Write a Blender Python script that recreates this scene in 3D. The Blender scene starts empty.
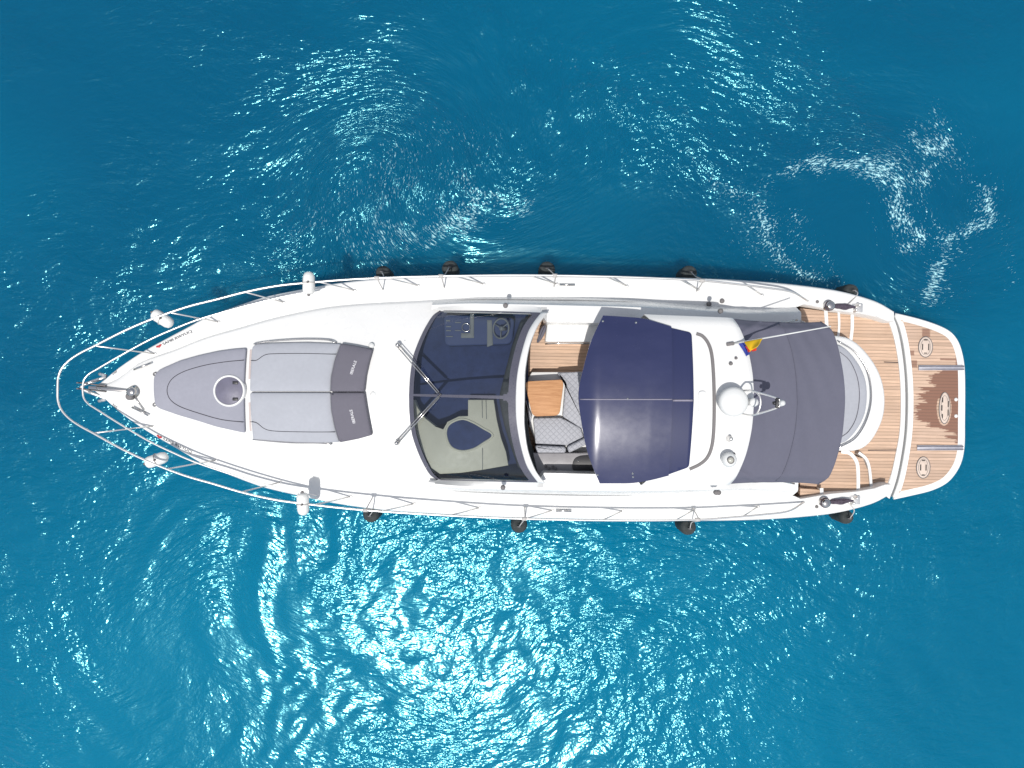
import bpy, bmesh, math, random
import numpy as np
from mathutils import Vector, Matrix
random.seed(7)
rng = np.random.default_rng(11)
SC = bpy.context.scene
COL = SC.collection

# ------------------------------------------------------------------ camera, sky, sun, exposure
CAM_H, FPX = 17.0, 796.0
cam = bpy.data.cameras.new('camera')
cam.sensor_width = 36.0
cam.lens = FPX * 36.0 / 1024.0
cam.clip_end = 20000
cam.clip_start = 0.1
camo = bpy.data.objects.new('camera', cam)
COL.objects.link(camo)
camo.location = (0, 0, CAM_H)
camo.rotation_euler = (0, 0, 0)
SC.camera = camo

TO_SUN = Vector((-0.075, -0.300, 1.0)).normalized()
w = bpy.data.worlds.new('World')
SC.world = w
w.use_nodes = True
nt = w.node_tree
bg = nt.nodes['Background']
sky = nt.nodes.new('ShaderNodeTexSky')
sky.sky_type = 'NISHITA'
sky.sun_disc = False
sky.sun_elevation = math.asin(TO_SUN.z)
sky.sun_rotation = math.atan2(TO_SUN.x, TO_SUN.y)
sky.air_density = 1.0
sky.dust_density = 1.5
hs = nt.nodes.new('ShaderNodeHueSaturation')     # a hazy, half-clouded sky
hs.inputs['Saturation'].default_value = 0.5
nt.links.new(sky.outputs[0], hs.inputs['Color'])
nt.links.new(hs.outputs[0], bg.inputs[0])
bg.inputs[1].default_value = 0.13
sl = bpy.data.lights.new('sun', 'SUN')
sl.energy = 3.6
sl.angle = math.radians(0.53)
sl.color = (1.0, 0.965, 0.92)
so = bpy.data.objects.new('sun', sl)
COL.objects.link(so)
so.rotation_euler = TO_SUN.to_track_quat('Z', 'Y').to_euler()
so.location = TO_SUN * 60
SC.view_settings.view_transform = 'Standard'
SC.view_settings.look = 'None'
SC.view_settings.exposure = 0.0
SC.view_settings.gamma = 1.0
SC.cycles.use_denoising = True
SC.cycles.max_bounces = 8
SC.cycles.transparent_max_bounces = 12

# ------------------------------------------------------------------ frames of reference
ANG = -math.atan(0.0185)                 # the yacht lies a degree off the picture's horizontal
ORG = Vector((0.0, -0.2364, 0.0))
CA, SA = math.cos(ANG), math.sin(ANG)


def PW(px, py, z):                       # world point at height z that was measured at a pixel
    k = (CAM_H - z) / FPX
    return Vector(((px - 512) * k, (384 - py) * k, z))


def L(px, py, z):                        # the same in the yacht's frame: u aft, v to starboard
    p = PW(px, py, z) - ORG
    return Vector((CA * p.x + SA * p.y, -SA * p.x + CA * p.y, z))


def W(p):                                # yacht frame to world
    return Vector((CA * p[0] - SA * p[1] + ORG.x, SA * p[0] + CA * p[1] + ORG.y, p[2]))


BASE = {}                                # object -> its root's base in the yacht frame


def thing(name, label, cat, base=(0, 0, 0), group=None):
    o = bpy.data.objects.new(name, None)
    COL.objects.link(o)
    o.empty_display_size = 0.2
    o.location = W(base)
    o.rotation_euler = (0, 0, ANG)
    o['label'] = label
    o['category'] = cat
    if group:
        o['group'] = group
    BASE[o.name] = Vector(base)
    return o


def link(name, me, mat, parent, smooth=True, label=None):
    o = bpy.data.objects.new(name, me)
    COL.objects.link(o)
    if mat is not None:
        me.materials.clear()
        me.materials.append(mat)
    if smooth:
        for p in me.polygons:
            p.use_smooth = True
    if parent is not None:
        b = BASE[parent.name]
        me.transform(Matrix.Translation(-b))
        o.parent = parent
        BASE[o.name] = b
    if label:
        o['label'] = label
    return o


def obj(name, bm, mat, parent, smooth=True, label=None, recalc=True, autos=None):
    if recalc:
        bmesh.ops.recalc_face_normals(bm, faces=bm.faces)
    if autos is not None:
        for e in bm.edges:
            if len(e.link_faces) == 2 and e.calc_face_angle(0) > autos:
                e.smooth = False
    me = bpy.data.meshes.new(name)
    bm.to_mesh(me)
    bm.free()
    return link(name, me, mat, parent, smooth, label)


def islands(bm):
    bm.verts.index_update()
    seen, out = set(), []
    for v0 in bm.verts:
        if v0.index in seen:
            continue
        stack, grp = [v0], []
        seen.add(v0.index)
        while stack:
            v = stack.pop()
            grp.append(v)
            for e in v.link_edges:
                o = e.other_vert(v)
                if o.index not in seen:
                    seen.add(o.index)
                    stack.append(o)
        out.append(grp)
    return out


def objs(name, bm, mat, parent, **kw):
    """every separate piece of bm becomes a part of its own"""
    for grp in islands(bm):
        nb = bmesh.new()
        mp = {v: nb.verts.new(v.co) for v in grp}
        for f in {f for v in grp for f in v.link_faces}:
            nb.faces.new([mp[v] for v in f.verts])
        obj(name, nb, mat, parent, **kw)
    bm.free()


def BM():
    return bmesh.new()


def add_sheet(bm, rows, th):
    """grid with a real thickness th below it"""
    n, m = len(rows), len(rows[0])
    T = [[bm.verts.new(p) for p in r] for r in rows]
    B = [[bm.verts.new((p[0], p[1], p[2] - th)) for p in r] for r in rows]
    for i in range(n - 1):
        for j in range(m - 1):
            bm.faces.new((T[i][j], T[i][j + 1], T[i + 1][j + 1], T[i + 1][j]))
            bm.faces.new((B[i][j], B[i + 1][j], B[i + 1][j + 1], B[i][j + 1]))
    for i in range(n - 1):
        for j in (0, m - 1):
            bm.faces.new((T[i][j], T[i + 1][j], B[i + 1][j], B[i][j]))
    for j in range(m - 1):
        for i in (0, n - 1):
            bm.faces.new((T[i][j], T[i][j + 1], B[i][j + 1], B[i][j]))


def add_grid(bm, rows, close_v=False):
    vs = [[bm.verts.new(p) for p in r] for r in rows]
    for i in range(len(vs) - 1):
        n = len(vs[i])
        for j in range(n if close_v else n - 1):
            a, b, c, d = vs[i][j], vs[i][(j + 1) % n], vs[i + 1][(j + 1) % n], vs[i + 1][j]
            try:
                bm.faces.new((a, b, c, d))
            except ValueError:
                pass
    return vs


def add_tube(bm, pts, r, n=8, closed=False, r2=None):
    pts = [Vector(p) for p in pts]
    m = len(pts)
    rings = []
    up = Vector((0, 0, 1))
    for i, p in enumerate(pts):
        if closed:
            t = pts[(i + 1) % m] - pts[i - 1]
        else:
            t = pts[min(i + 1, m - 1)] - pts[max(i - 1, 0)]
        t.normalize()
        s = t.cross(up)
        if s.length < 1e-3:
            s = t.cross(Vector((1, 0, 0)))
        s.normalize()
        q = s.cross(t)
        rr = r if r2 is None else r + (r2 - r) * i / (m - 1)
        rings.append([p + (s * math.cos(2 * math.pi * k / n) + q * math.sin(2 * math.pi * k / n)) * rr for k in range(n)])
    if closed:
        rings.append(rings[0])
        vs = []
        for r_ in rings[:-1]:
            vs.append([bm.verts.new(x) for x in r_])
        vs.append(vs[0])
        for i in range(m):
            for j in range(n):
                bm.faces.new((vs[i][j], vs[i][(j + 1) % n], vs[i + 1][(j + 1) % n], vs[i + 1][j]))
        return
    vs = add_grid(bm, rings, close_v=True)
    bm.faces.new(vs[0][::-1])
    bm.faces.new(vs[-1])


def add_lathe(bm, axis_pt, axis_dir, prof, n=24):
    """prof: list of (distance along axis, radius)"""
    d = Vector(axis_dir).normalized()
    s = d.cross(Vector((0, 0, 1)))
    if s.length < 1e-3:
        s = Vector((1, 0, 0))
    s.normalize()
    q = s.cross(d)
    c = Vector(axis_pt)
    rows = [[c + d * h + (s * math.cos(2 * math.pi * k / n) + q * math.sin(2 * math.pi * k / n)) * max(r, 1e-4) for k in range(n)] for h, r in prof]
    vs = add_grid(bm, rows, close_v=True)
    bm.faces.new(vs[0][::-1])
    bm.faces.new(vs[-1])


def add_box(bm, c, size, rot=0.0, bevel=0.0, tilt=None):
    ret = bmesh.ops.create_cube(bm, size=1.0)
    vs = ret['verts']
    M = Matrix.Translation(Vector(c)) @ Matrix.Rotation(rot, 4, 'Z')
    if tilt is not None:
        M = M @ tilt
    M = M @ Matrix.Diagonal((size[0], size[1], size[2], 1))
    bmesh.ops.transform(bm, matrix=M, verts=vs)
    if bevel > 0:
        es = list({e for v in vs for e in v.link_edges})
        bmesh.ops.bevel(bm, geom=es, offset=bevel, segments=2, affect='EDGES', profile=0.5)


def spline(pts, n=6, closed=False):
    pts = [Vector(p) for p in pts]
    m = len(pts)
    out = []
    segs = m if closed else m - 1
    for i in range(segs):
        p1, p2 = pts[i], pts[(i + 1) % m]
        if closed:
            p0, p3 = pts[i - 1], pts[(i + 2) % m]
        else:
            p0 = pts[i - 1] if i > 0 else p1 * 2 - p2
            p3 = pts[i + 2] if i + 2 < m else p2 * 2 - p1
        # centripetal-ish: plain Catmull-Rom
        for k in range(n):
            t = k / n
            out.append(0.5 * ((2 * p1) + (p2 - p0) * t + (2 * p0 - 5 * p1 + 4 * p2 - p3) * t * t + (3 * p1 - p0 - 3 * p2 + p3) * t ** 3))
    if not closed:
        out.append(pts[-1])
    return out


def densify(pts, step=0.04):
    out = []
    m = len(pts)
    for i in range(m):
        a, b = Vector(pts[i]), Vector(pts[(i + 1) % m])
        k = max(1, int((b - a).length / step))
        for j in range(k):
            out.append(a.lerp(b, j / k))
    return out


def area2(pts):
    return sum(pts[i].x * pts[(i + 1) % len(pts)].y - pts[(i + 1) % len(pts)].x * pts[i].y for i in range(len(pts)))


def inset_ring(pts, d):
    n = len(pts)
    sgn = 1 if area2(pts) > 0 else -1
    out = []
    for i in range(n):
        a, b, c = pts[i - 1], pts[i], pts[(i + 1) % n]
        t1 = Vector((b.x - a.x, b.y - a.y, 0)).normalized()
        t2 = Vector((c.x - b.x, c.y - b.y, 0)).normalized()
        n1 = Vector((-t1.y, t1.x, 0)) * sgn
        n2 = Vector((-t2.y, t2.x, 0)) * sgn
        nn = n1 + n2
        if nn.length < 1e-6:
            nn = n1
        nn.normalize()
        k = max(0.5, nn.dot(n1))
        out.append(b + nn * (d / k))
    return out


def slab(outline, zf, thick, r=0.015, crown=0.0, dens=0.05, cell=0.07):
    """Solid with a rounded top edge. outline: points (z ignored); zf(u,v) is the height of its top edge;
    crown makes the top swell by that much away from the edge."""
    fn = zf if callable(zf) else None
    zc = 0.0 if fn else zf
    o = densify([Vector((p[0], p[1], 0)) for p in outline], dens)
    bm = BM()
    rows = []
    for d, dz in ((0.0, -thick), (0.0, -r), (r * 0.1, -r * 0.55), (r * 0.35, -r * 0.22), (r * 0.8, 0.0)):
        rg = inset_ring(o, d) if d > 0 else o
        rows.append([Vector((p.x, p.y, zc + dz)) for p in rg])
    vs = add_grid(bm, rows, close_v=True)
    top = bm.faces.new(vs[-1])
    bot = bm.faces.new(vs[0][::-1])
    if fn is None and crown <= 0:
        bmesh.ops.triangulate(bm, faces=[top, bot])
        return bm
    bmesh.ops.triangulate(bm, faces=[bot])
    xs_ = [p.x for p in o]
    ys_ = [p.y for p in o]
    caps = [top]
    for ax_, lo, hi in ((0, min(xs_), max(xs_)), (1, min(ys_), max(ys_))):
        n_ = max(1, int((hi - lo) / cell))
        for k in range(1, n_):
            co = Vector((0, 0, 0))
            co[ax_] = lo + (hi - lo) * k / n_ + 1e-5
            no = Vector((0, 0, 0))
            no[ax_] = 1.0
            geom = set(caps)
            for f in caps:
                geom.update(f.verts)
                geom.update(f.edges)
            res = bmesh.ops.bisect_plane(bm, geom=list(geom), dist=1e-6, plane_co=co, plane_no=no)
            caps = [f for f in res['geom'] if isinstance(f, bmesh.types.BMFace)]
    big = [f for f in caps if f.is_valid and len(f.verts) > 4]
    A = np.array([(p.x, p.y) for p in rows[-1]])
    Bn = np.roll(A, -1, axis=0)
    D = Bn - A
    LL = (D ** 2).sum(1) + 1e-12
    cv = {v for f in caps if f.is_valid for v in f.verts}
    for v in cv:
        if crown > 0:
            q = np.array((v.co.x, v.co.y)) - A
            t = np.clip((q * D).sum(1) / LL, 0, 1)
            dist = math.sqrt(((q - D * t[:, None]) ** 2).sum(1).min())
            v.co.z += crown * (1 - math.exp(-dist / 0.055))
    if big:
        bmesh.ops.triangulate(bm, faces=big)
    if fn:
        for v in bm.verts:
            v.co.z += fn(v.co.x, v.co.y)
    return bm


def round_poly(pts, r, n=5):
    """Round the corners of a polygon."""
    out = []
    m = len(pts)
    for i in range(m):
        a, b, c = Vector(pts[i - 1]), Vector(pts[i]), Vector(pts[(i + 1) % m])
        d1, d2 = (a - b), (c - b)
        rr = min(r, d1.length * 0.45, d2.length * 0.45)
        p, q = b + d1.normalized() * rr, b + d2.normalized() * rr
        for k in range(n + 1):
            t = k / n
            out.append(p * (1 - t) ** 2 + b * 2 * t * (1 - t) + q * t * t)
    return out


def LP(lst, z):
    return [L(x, y, z) for x, y in lst]


def mirror(pts):
    return [Vector((p[0], -p[1], p[2])) for p in pts]


# ------------------------------------------------------------------ materials
def mat(name, col, rough=0.5, metal=0.0, coat=0.0, spec=None):
    m = bpy.data.materials.new(name)
    m.use_nodes = True
    b = m.node_tree.nodes['Principled BSDF']
    b.inputs['Base Color'].default_value = (*col, 1)
    b.inputs['Roughness'].default_value = rough
    b.inputs['Metallic'].default_value = metal
    b.inputs['Coat Weight'].default_value = coat
    if spec is not None:
        b.inputs['Specular IOR Level'].default_value = spec
    return m


class N:
    """tiny node helper"""
    def __init__(s, m):
        s.t = m.node_tree
        s.b = s.t.nodes['Principled BSDF']

    def n(s, typ, **kw):
        x = s.t.nodes.new('ShaderNode' + typ)
        for k, v in kw.items():
            setattr(x, k, v)
        return x

    def l(s, a, b):
        s.t.links.new(a, b)

    def math(s, op, a, b=None, c=None, clamp=False):
        x = s.n('Math', operation=op)
        x.use_clamp = clamp
        for i, q in enumerate((a, b, c)):
            if q is None:
                continue
            if hasattr(q, 'is_linked'):
                s.l(q, x.inputs[i])
            else:
                x.inputs[i].default_value = q
        return x.outputs[0]

    def mix(s, f, a, b):
        x = s.n('Mix', data_type='RGBA')
        for sock, q in ((x.inputs['Factor'], f), (x.inputs['A'], a), (x.inputs['B'], b)):
            pass
        ins = {'f': x.inputs[0], 'a': x.inputs[6], 'b': x.inputs[7]}
        for k, q in (('f', f), ('a', a), ('b', b)):
            if hasattr(q, 'is_linked'):
                s.l(q, ins[k])
            elif k == 'f':
                ins[k].default_value = q
            else:
                ins[k].default_value = (*q, 1)
        return x.outputs[2]

    def coord(s):
        return s.n('TexCoord').outputs['Object']

    def noise(s, vec, scale, detail=3, rough=0.5, sc=None, dist=0.0):
        if sc is not None:
            mp = s.n('Mapping')
            mp.inputs['Scale'].default_value = sc
            s.l(vec, mp.inputs[0])
            vec = mp.outputs[0]
        x = s.n('TexNoise')
        s.l(vec, x.inputs['Vector'])
        x.inputs['Scale'].default_value = scale
        x.inputs['Detail'].default_value = detail
        x.inputs['Roughness'].default_value = rough
        x.inputs['Distortion'].default_value = dist
        return x.outputs[0]

    def mapr(s, v, a, b, c, d, clamp=True):
        x = s.n('MapRange')
        x.clamp = clamp
        s.l(v, x.inputs[0])
        for i, q in enumerate((a, b, c, d)):
            x.inputs[i + 1].default_value = q
        return x.outputs[0]

    def bump(s, h, strength, dist):
        x = s.n('Bump')
        s.l(h, x.inputs['Height'])
        x.inputs['Strength'].default_value = strength
        x.inputs['Distance'].default_value = dist
        s.l(x.outputs[0], s.b.inputs['Normal'])
        return x


def worn(m, col, amt=0.06, scale=2.0, rough=(0.25, 0.4)):
    k = N(m)
    c = k.coord()
    n1 = k.noise(c, scale, 5, 0.6)
    f = k.mapr(n1, 0.35, 0.7, 0.0, 1.0)
    k.l(k.mix(f, col, tuple(x * (1 - amt) for x in col)), k.b.inputs['Base Color'])
    k.l(k.mapr(k.noise(c, scale * 6, 3), 0.3, 0.7, *rough), k.b.inputs['Roughness'])
    return m


M = {}
M['gel'] = worn(mat('gelcoat_white', (0.8, 0.8, 0.79), 0.25, coat=0.3), (0.75, 0.75, 0.735), 0.05, 0.8, (0.22, 0.38))
M['deckw'] = worn(mat('deck_white', (0.74, 0.74, 0.725), 0.5), (0.74, 0.74, 0.725), 0.05, 1.5, (0.45, 0.6))
M['dome'] = worn(mat('dome_white', (0.72, 0.73, 0.72), 0.35), (0.64, 0.65, 0.64), 0.04, 4, (0.3, 0.45))
M['seal'] = mat('grey_rubber', (0.16, 0.15, 0.15), 0.7)
M['steel'] = mat('stainless_steel', (0.62, 0.6, 0.58), 0.16, 1.0)
M['rail'] = mat('polished_rail', (0.84, 0.82, 0.79), 0.32, 0.8)
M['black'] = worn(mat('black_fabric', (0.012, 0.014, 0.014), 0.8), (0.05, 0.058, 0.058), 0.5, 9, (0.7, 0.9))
M['dark'] = mat('dark_plastic', (0.02, 0.02, 0.024), 0.45)
M['rope'] = worn(mat('dark_rope', (0.05, 0.035, 0.06), 0.9), (0.10, 0.08, 0.11), 0.6, 40, (0.85, 0.95))
M['whiterope'] = mat('pale_rope', (0.5, 0.48, 0.46), 0.9)
M['fender'] = worn(mat('white_vinyl', (0.8, 0.8, 0.78), 0.45), (0.8, 0.8, 0.77), 0.12, 8, (0.4, 0.55))
M['navyin'] = worn(mat('navy_carpet', (0.014, 0.022, 0.06), 0.9), (0.032, 0.052, 0.145), 0.3, 6, (0.85, 0.95))
M['cream'] = worn(mat('cream_moulding', (0.56, 0.57, 0.47), 0.5), (0.55, 0.545, 0.43), 0.08, 2, (0.45, 0.6))
M['creamdark'] = mat('dashboard_grey', (0.17, 0.185, 0.185), 0.6)
M['red'] = mat('red_decal', (0.45, 0.03, 0.035), 0.5)
M['ink'] = mat('dark_decal', (0.04, 0.04, 0.05), 0.5)
M['thread'] = mat('white_embroidery', (0.78, 0.78, 0.8), 0.8)
M['seam'] = mat('dark_seam', (0.03, 0.03, 0.04), 0.8)
M['flagb'] = mat('flag_blue', (0.03, 0.05, 0.30), 0.8)
M['flagy'] = mat('flag_yellow', (0.78, 0.48, 0.01), 0.8)
M['flagr'] = mat('flag_red', (0.6, 0.04, 0.015), 0.8)
M['frit'] = worn(mat('grey_glass_border', (0.075, 0.075, 0.105), 0.25, coat=0.5), (0.088, 0.088, 0.118), 0.12, 5, (0.25, 0.35))
M['lens'] = mat('lamp_lens', (0.45, 0.45, 0.4), 0.15, coat=1.0)
M['gap'] = mat('black_gap', (0.015, 0.014, 0.014), 0.8)


def cloth(name, col, wv=160, amt=0.07, bump=0.25):
    m = mat(name, col, 0.85)
    k = N(m)
    c = k.coord()
    f = k.mapr(k.noise(c, 1.6, 4, 0.6), 0.3, 0.7, 0, 1)
    f2 = k.mapr(k.noise(c, 14, 3, 0.6), 0.3, 0.7, 0, 1)
    a = k.mix(f, col, tuple(x * (1 - amt) for x in col))
    k.l(k.mix(k.math('MULTIPLY', f2, 0.5), a, tuple(x * (1 - 2 * amt) for x in col)), k.b.inputs['Base Color'])
    k.bump(k.noise(c, wv, 2), bump, 0.002)
    k.b.inputs['Sheen Weight'].default_value = 0.05
    return m


M['pad'] = cloth('light_grey_cushion', (0.385, 0.40, 0.44))
M['paddark'] = cloth('dark_grey_cushion', (0.138, 0.132, 0.162))
M['padfront'] = cloth('mid_grey_cushion', (0.30, 0.305, 0.355))
M['canvas'] = cloth('grey_canvas', (0.114, 0.116, 0.158), 220, 0.06)


def quilt():
    m = mat('quilted_grey', (0.42, 0.43, 0.46), 0.75)
    k = N(m)
    c = k.coord()
    sp = k.n('SeparateXYZ')
    k.l(c, sp.inputs[0])
    a = k.math('ADD', sp.outputs[0], sp.outputs[1])
    b = k.math('SUBTRACT', sp.outputs[0], sp.outputs[1])
    p = 0.115
    fa = k.math('ABSOLUTE', k.math('SUBTRACT', k.math('FRACT', k.math('DIVIDE', a, p)), 0.5))
    fb = k.math('ABSOLUTE', k.math('SUBTRACT', k.math('FRACT', k.math('DIVIDE', b, p)), 0.5))
    h = k.math('MAXIMUM', fa, fb)
    st = k.mapr(h, 0.43, 0.5, 0, 1)
    k.l(k.mix(st, (0.40, 0.41, 0.445), (0.30, 0.31, 0.345)), k.b.inputs['Base Color'])
    inv = k.math('SUBTRACT', 1.0, k.math('POWER', k.math('MULTIPLY', h, 2.0), 4.0))
    k.bump(inv, 0.6, 0.012)
    return m


M['quilt'] = quilt()


def teak(name, wet=False, tone=(0.57, 0.39, 0.27), pitch=0.066):
    m = mat(name, tone, 0.65)
    k = N(m)
    c = k.coord()
    sp = k.n('SeparateXYZ')
    k.l(c, sp.inputs[0])
    y = k.math('DIVIDE', sp.outputs[1], pitch)
    idx = k.math('FLOOR', y)
    fr = k.math('FRACT', y)
    wn = k.n('TexWhiteNoise', noise_dimensions='1D')
    k.l(idx, wn.inputs['W'])
    cb = k.n('CombineXYZ')
    k.l(k.math('MULTIPLY', sp.outputs[0], 1.2), cb.inputs[0])
    k.l(k.math('MULTIPLY', sp.outputs[1], 26.0), cb.inputs[1])
    k.l(k.math('MULTIPLY', wn.outputs[0], 9.0), cb.inputs[2])
    grain = k.noise(cb.outputs[0], 2.2, 5, 0.65)
    blotch = k.noise(c, 1.4, 3, 0.6)
    light = tuple(min(1, x * 1.22) for x in tone)
    darkc = tuple(x * 0.66 for x in tone)
    a = k.mix(wn.outputs[0], tuple(x * 0.84 for x in tone), light)
    a = k.mix(k.mapr(grain, 0.38, 0.68, 0, 0.75), a, darkc)
    a = k.mix(k.mapr(blotch, 0.4, 0.7, 0, 0.35), a, (tone[0] * 1.05, tone[1] * 1.1, tone[2] * 1.2))
    rough = 0.65
    if wet:
        at = k.n('Attribute')
        at.attribute_name = 'wet'
        wv = at.outputs['Fac']
        a = k.mix(wv, a, (0.22, 0.108, 0.07))
        k.l(k.mapr(wv, 0, 1, 0.65, 0.45), k.b.inputs['Roughness'])
    e = k.math('ABSOLUTE', k.math('SUBTRACT', fr, 0.5))
    seam = k.mapr(e, 0.40, 0.45, 0, 1)
    a = k.mix(k.math('MULTIPLY', seam, 0.55), a, (0.09, 0.05, 0.035))
    k.l(a, k.b.inputs['Base Color'])
    k.bump(k.math('SUBTRACT', 1.0, seam), 0.35, 0.003)
    return m


M['teak'] = teak('teak_planks')
M['teakwet'] = teak('teak_planks_damp', wet=True, tone=(0.56, 0.39, 0.28))


def table_wood():
    m = mat('oiled_table_wood', (0.5, 0.26, 0.12), 0.6, spec=0.25)
    k = N(m)
    c = k.coord()
    g = k.noise(c, 3.0, 6, 0.65, sc=(1.0, 14, 1), dist=0.6)
    k.l(k.mix(k.mapr(g, 0.3, 0.7, 0, 1), (0.62, 0.34, 0.17), (0.40, 0.19, 0.085)), k.b.inputs['Base Color'])
    return m


M['table'] = table_wood()


def navy_panel():
    m = mat('navy_gloss_panel', (0.022, 0.028, 0.085), 0.25, coat=0.4)
    k = N(m)
    c = k.coord()
    f = k.noise(c, 1.7, 5, 0.65, sc=(0.6, 1.6, 1))
    k.l(k.mix(k.mapr(f, 0.35, 0.7, 0, 1), (0.019, 0.025, 0.080), (0.026, 0.032, 0.092)), k.b.inputs['Base Color'])
    k.l(k.mapr(k.noise(c, 3.5, 6, 0.7), 0.3, 0.7, 0.20, 0.28), k.b.inputs['Roughness'])
    k.b.inputs['Coat Roughness'].default_value = 0.22
    k.bump(k.noise(c, 2.0, 2, 0.5), 0.05, 0.05)
    return m


M['navy'] = navy_panel()
M['navy2'] = mat('navy_tinted_panel', (0.020, 0.026, 0.082), 0.25, coat=0.3)


def glass():
    m = bpy.data.materials.new('tinted_windscreen_glass')
    m.use_nodes = True
    t = m.node_tree
    t.nodes.remove(t.nodes['Principled BSDF'])
    out = t.nodes['Material Output']
    tr = t.nodes.new('ShaderNodeBsdfTransparent')
    tr.inputs[0].default_value = (0.68, 0.70, 0.71, 1)
    gl = t.nodes.new('ShaderNodeBsdfGlossy')
    gl.inputs['Roughness'].default_value = 0.06
    gl.inputs[0].default_value = (0.9, 0.95, 1, 1)
    lw = t.nodes.new('ShaderNodeLayerWeight')          # Schlick: same from either face of the thin sheet
    lw.inputs[0].default_value = 0.5
    pw = t.nodes.new('ShaderNodeMath')
    pw.operation = 'POWER'
    pw.inputs[1].default_value = 5.0
    t.links.new(lw.outputs['Facing'], pw.inputs[0])
    fr = t.nodes.new('ShaderNodeMath')
    fr.operation = 'MULTIPLY_ADD'
    fr.inputs[1].default_value = 0.93
    fr.inputs[2].default_value = 0.07
    t.links.new(pw.outputs[0], fr.inputs[0])
    mx = t.nodes.new('ShaderNodeMixShader')
    t.links.new(fr.outputs[0], mx.inputs[0])
    t.links.new(tr.outputs[0], mx.inputs[1])
    t.links.new(gl.outputs[0], mx.inputs[2])
    t.links.new(mx.outputs[0], out.inputs[0])
    return m


M['glass'] = glass()


def water_mat():
    m = mat('sea_water', (0.0, 0.085, 0.19), 0.12)
    k = N(m)
    c = k.coord()
    b = k.b
    b.inputs['IOR'].default_value = 1.5
    b.subsurface_method = 'BURLEY'
    b.inputs['Subsurface Weight'].default_value = 1.0
    b.inputs['Subsurface Radius'].default_value = (0.3, 0.8, 1.0)
    b.inputs['Subsurface Scale'].default_value = 0.9
    b.inputs['Specular Tint'].default_value = (0.34, 0.97, 1.0, 1)
    fl = k.n('Attribute')
    fl.attribute_name = 'flow'
    flow = fl.outputs['Vector']
    at = k.n('Attribute')
    at.attribute_name = 'ripple'
    rip = at.outputs['Fac']
    af = k.n('Attribute')
    af.attribute_name = 'foam'
    foam = af.outputs['Fac']
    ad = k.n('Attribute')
    ad.attribute_name = 'tone_glow'
    # body colour: slow random tone, with the turquoise glow round the glare painted in
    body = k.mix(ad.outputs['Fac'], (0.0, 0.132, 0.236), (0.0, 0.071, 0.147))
    fn = k.noise(flow, 17.0, 4, 0.75, sc=(0.75, 1.35, 1), dist=0.6)
    thr = k.math('SUBTRACT', 0.74, k.math('MULTIPLY', foam, 0.27))
    fm = k.math('MULTIPLY', k.math('SUBTRACT', fn, thr), 14.0, clamp=True)
    fm = k.math('MULTIPLY', fm, k.math('MULTIPLY', foam, 4.0, clamp=True))
    k.l(k.mix(fm, body, (0.40, 0.70, 0.75)), b.inputs['Base Color'])
    k.l(k.math('SUBTRACT', 1.0, fm, clamp=True), b.inputs['Subsurface Weight'])
    k.l(k.math('ADD', k.math('MULTIPLY', fm, 0.5), 0.155), b.inputs['Roughness'])
    # ripples on top of the modelled waves, heights in metres
    warp = k.n('TexNoise')
    k.l(flow, warp.inputs['Vector'])
    warp.inputs['Scale'].default_value = 0.45
    warp.inputs['Detail'].default_value = 2
    wv = k.n('VectorMath', operation='SCALE')
    k.l(warp.outputs['Color'], wv.inputs[0])
    wv.inputs['Scale'].default_value = 1.1
    ws = k.n('VectorMath', operation='ADD')
    k.l(flow, ws.inputs[0])
    k.l(wv.outputs[0], ws.inputs[1])
    r1 = k.noise(ws.outputs[0], 2.0, 2, 0.5, sc=(0.85, 1.8, 1))
    r2 = k.noise(ws.outputs[0], 4.6, 2, 0.55, sc=(0.85, 1.75, 1))
    r3 = k.noise(flow, 13.0, 2, 0.5, sc=(0.9, 1.3, 1))
    h = k.math('ADD', k.math('MULTIPLY', r1, 0.038), k.math('MULTIPLY', r2, 0.042))
    h = k.math('ADD', h, k.math('MULTIPLY', r3, 0.0085))
    h = k.math('MULTIPLY', h, rip)
    x = k.bump(h, 1.0, 1.0)
    return m


M['water'] = water_mat()

# ------------------------------------------------------------------ the sea
def fbm(X, Y, scale, seed, octs=3):
    """cheap smooth value noise"""
    r = np.random.default_rng(seed)
    tot = np.zeros_like(X)
    amp, sumamp = 1.0, 0.0
    for o in range(octs):
        T = r.random((64, 64))
        x, y = X * scale * 2 ** o, Y * scale * 2 ** o
        xi, yi = np.floor(x).astype(int), np.floor(y).astype(int)
        fx, fy = x - xi, y - yi
        fx, fy = fx * fx * (3 - 2 * fx), fy * fy * (3 - 2 * fy)
        g = lambda a, b: T[a % 64, b % 64]
        v = (g(xi, yi) * (1 - fx) + g(xi + 1, yi) * fx) * (1 - fy) + (g(xi, yi + 1) * (1 - fx) + g(xi + 1, yi + 1) * fx) * fy
        tot += v * amp
        sumamp += amp
        amp *= 0.5
    return tot / sumamp


def WP(px, py):
    k = CAM_H / FPX
    return ((px - 512) * k, (384 - py) * k)


def blob(X, Y, px, py, rx, ry, soft=0.5, rot=0.0):
    x, y = WP(px, py)
    dx, dy = X - x, Y - y
    c, s = math.cos(rot), math.sin(rot)
    a, b = (c * dx + s * dy) / (rx * CAM_H / FPX), (-s * dx + c * dy) / (ry * CAM_H / FPX)
    d = np.sqrt(a * a + b * b)
    return np.clip((1 + soft - d) / (2 * soft), 0, 1)


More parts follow.
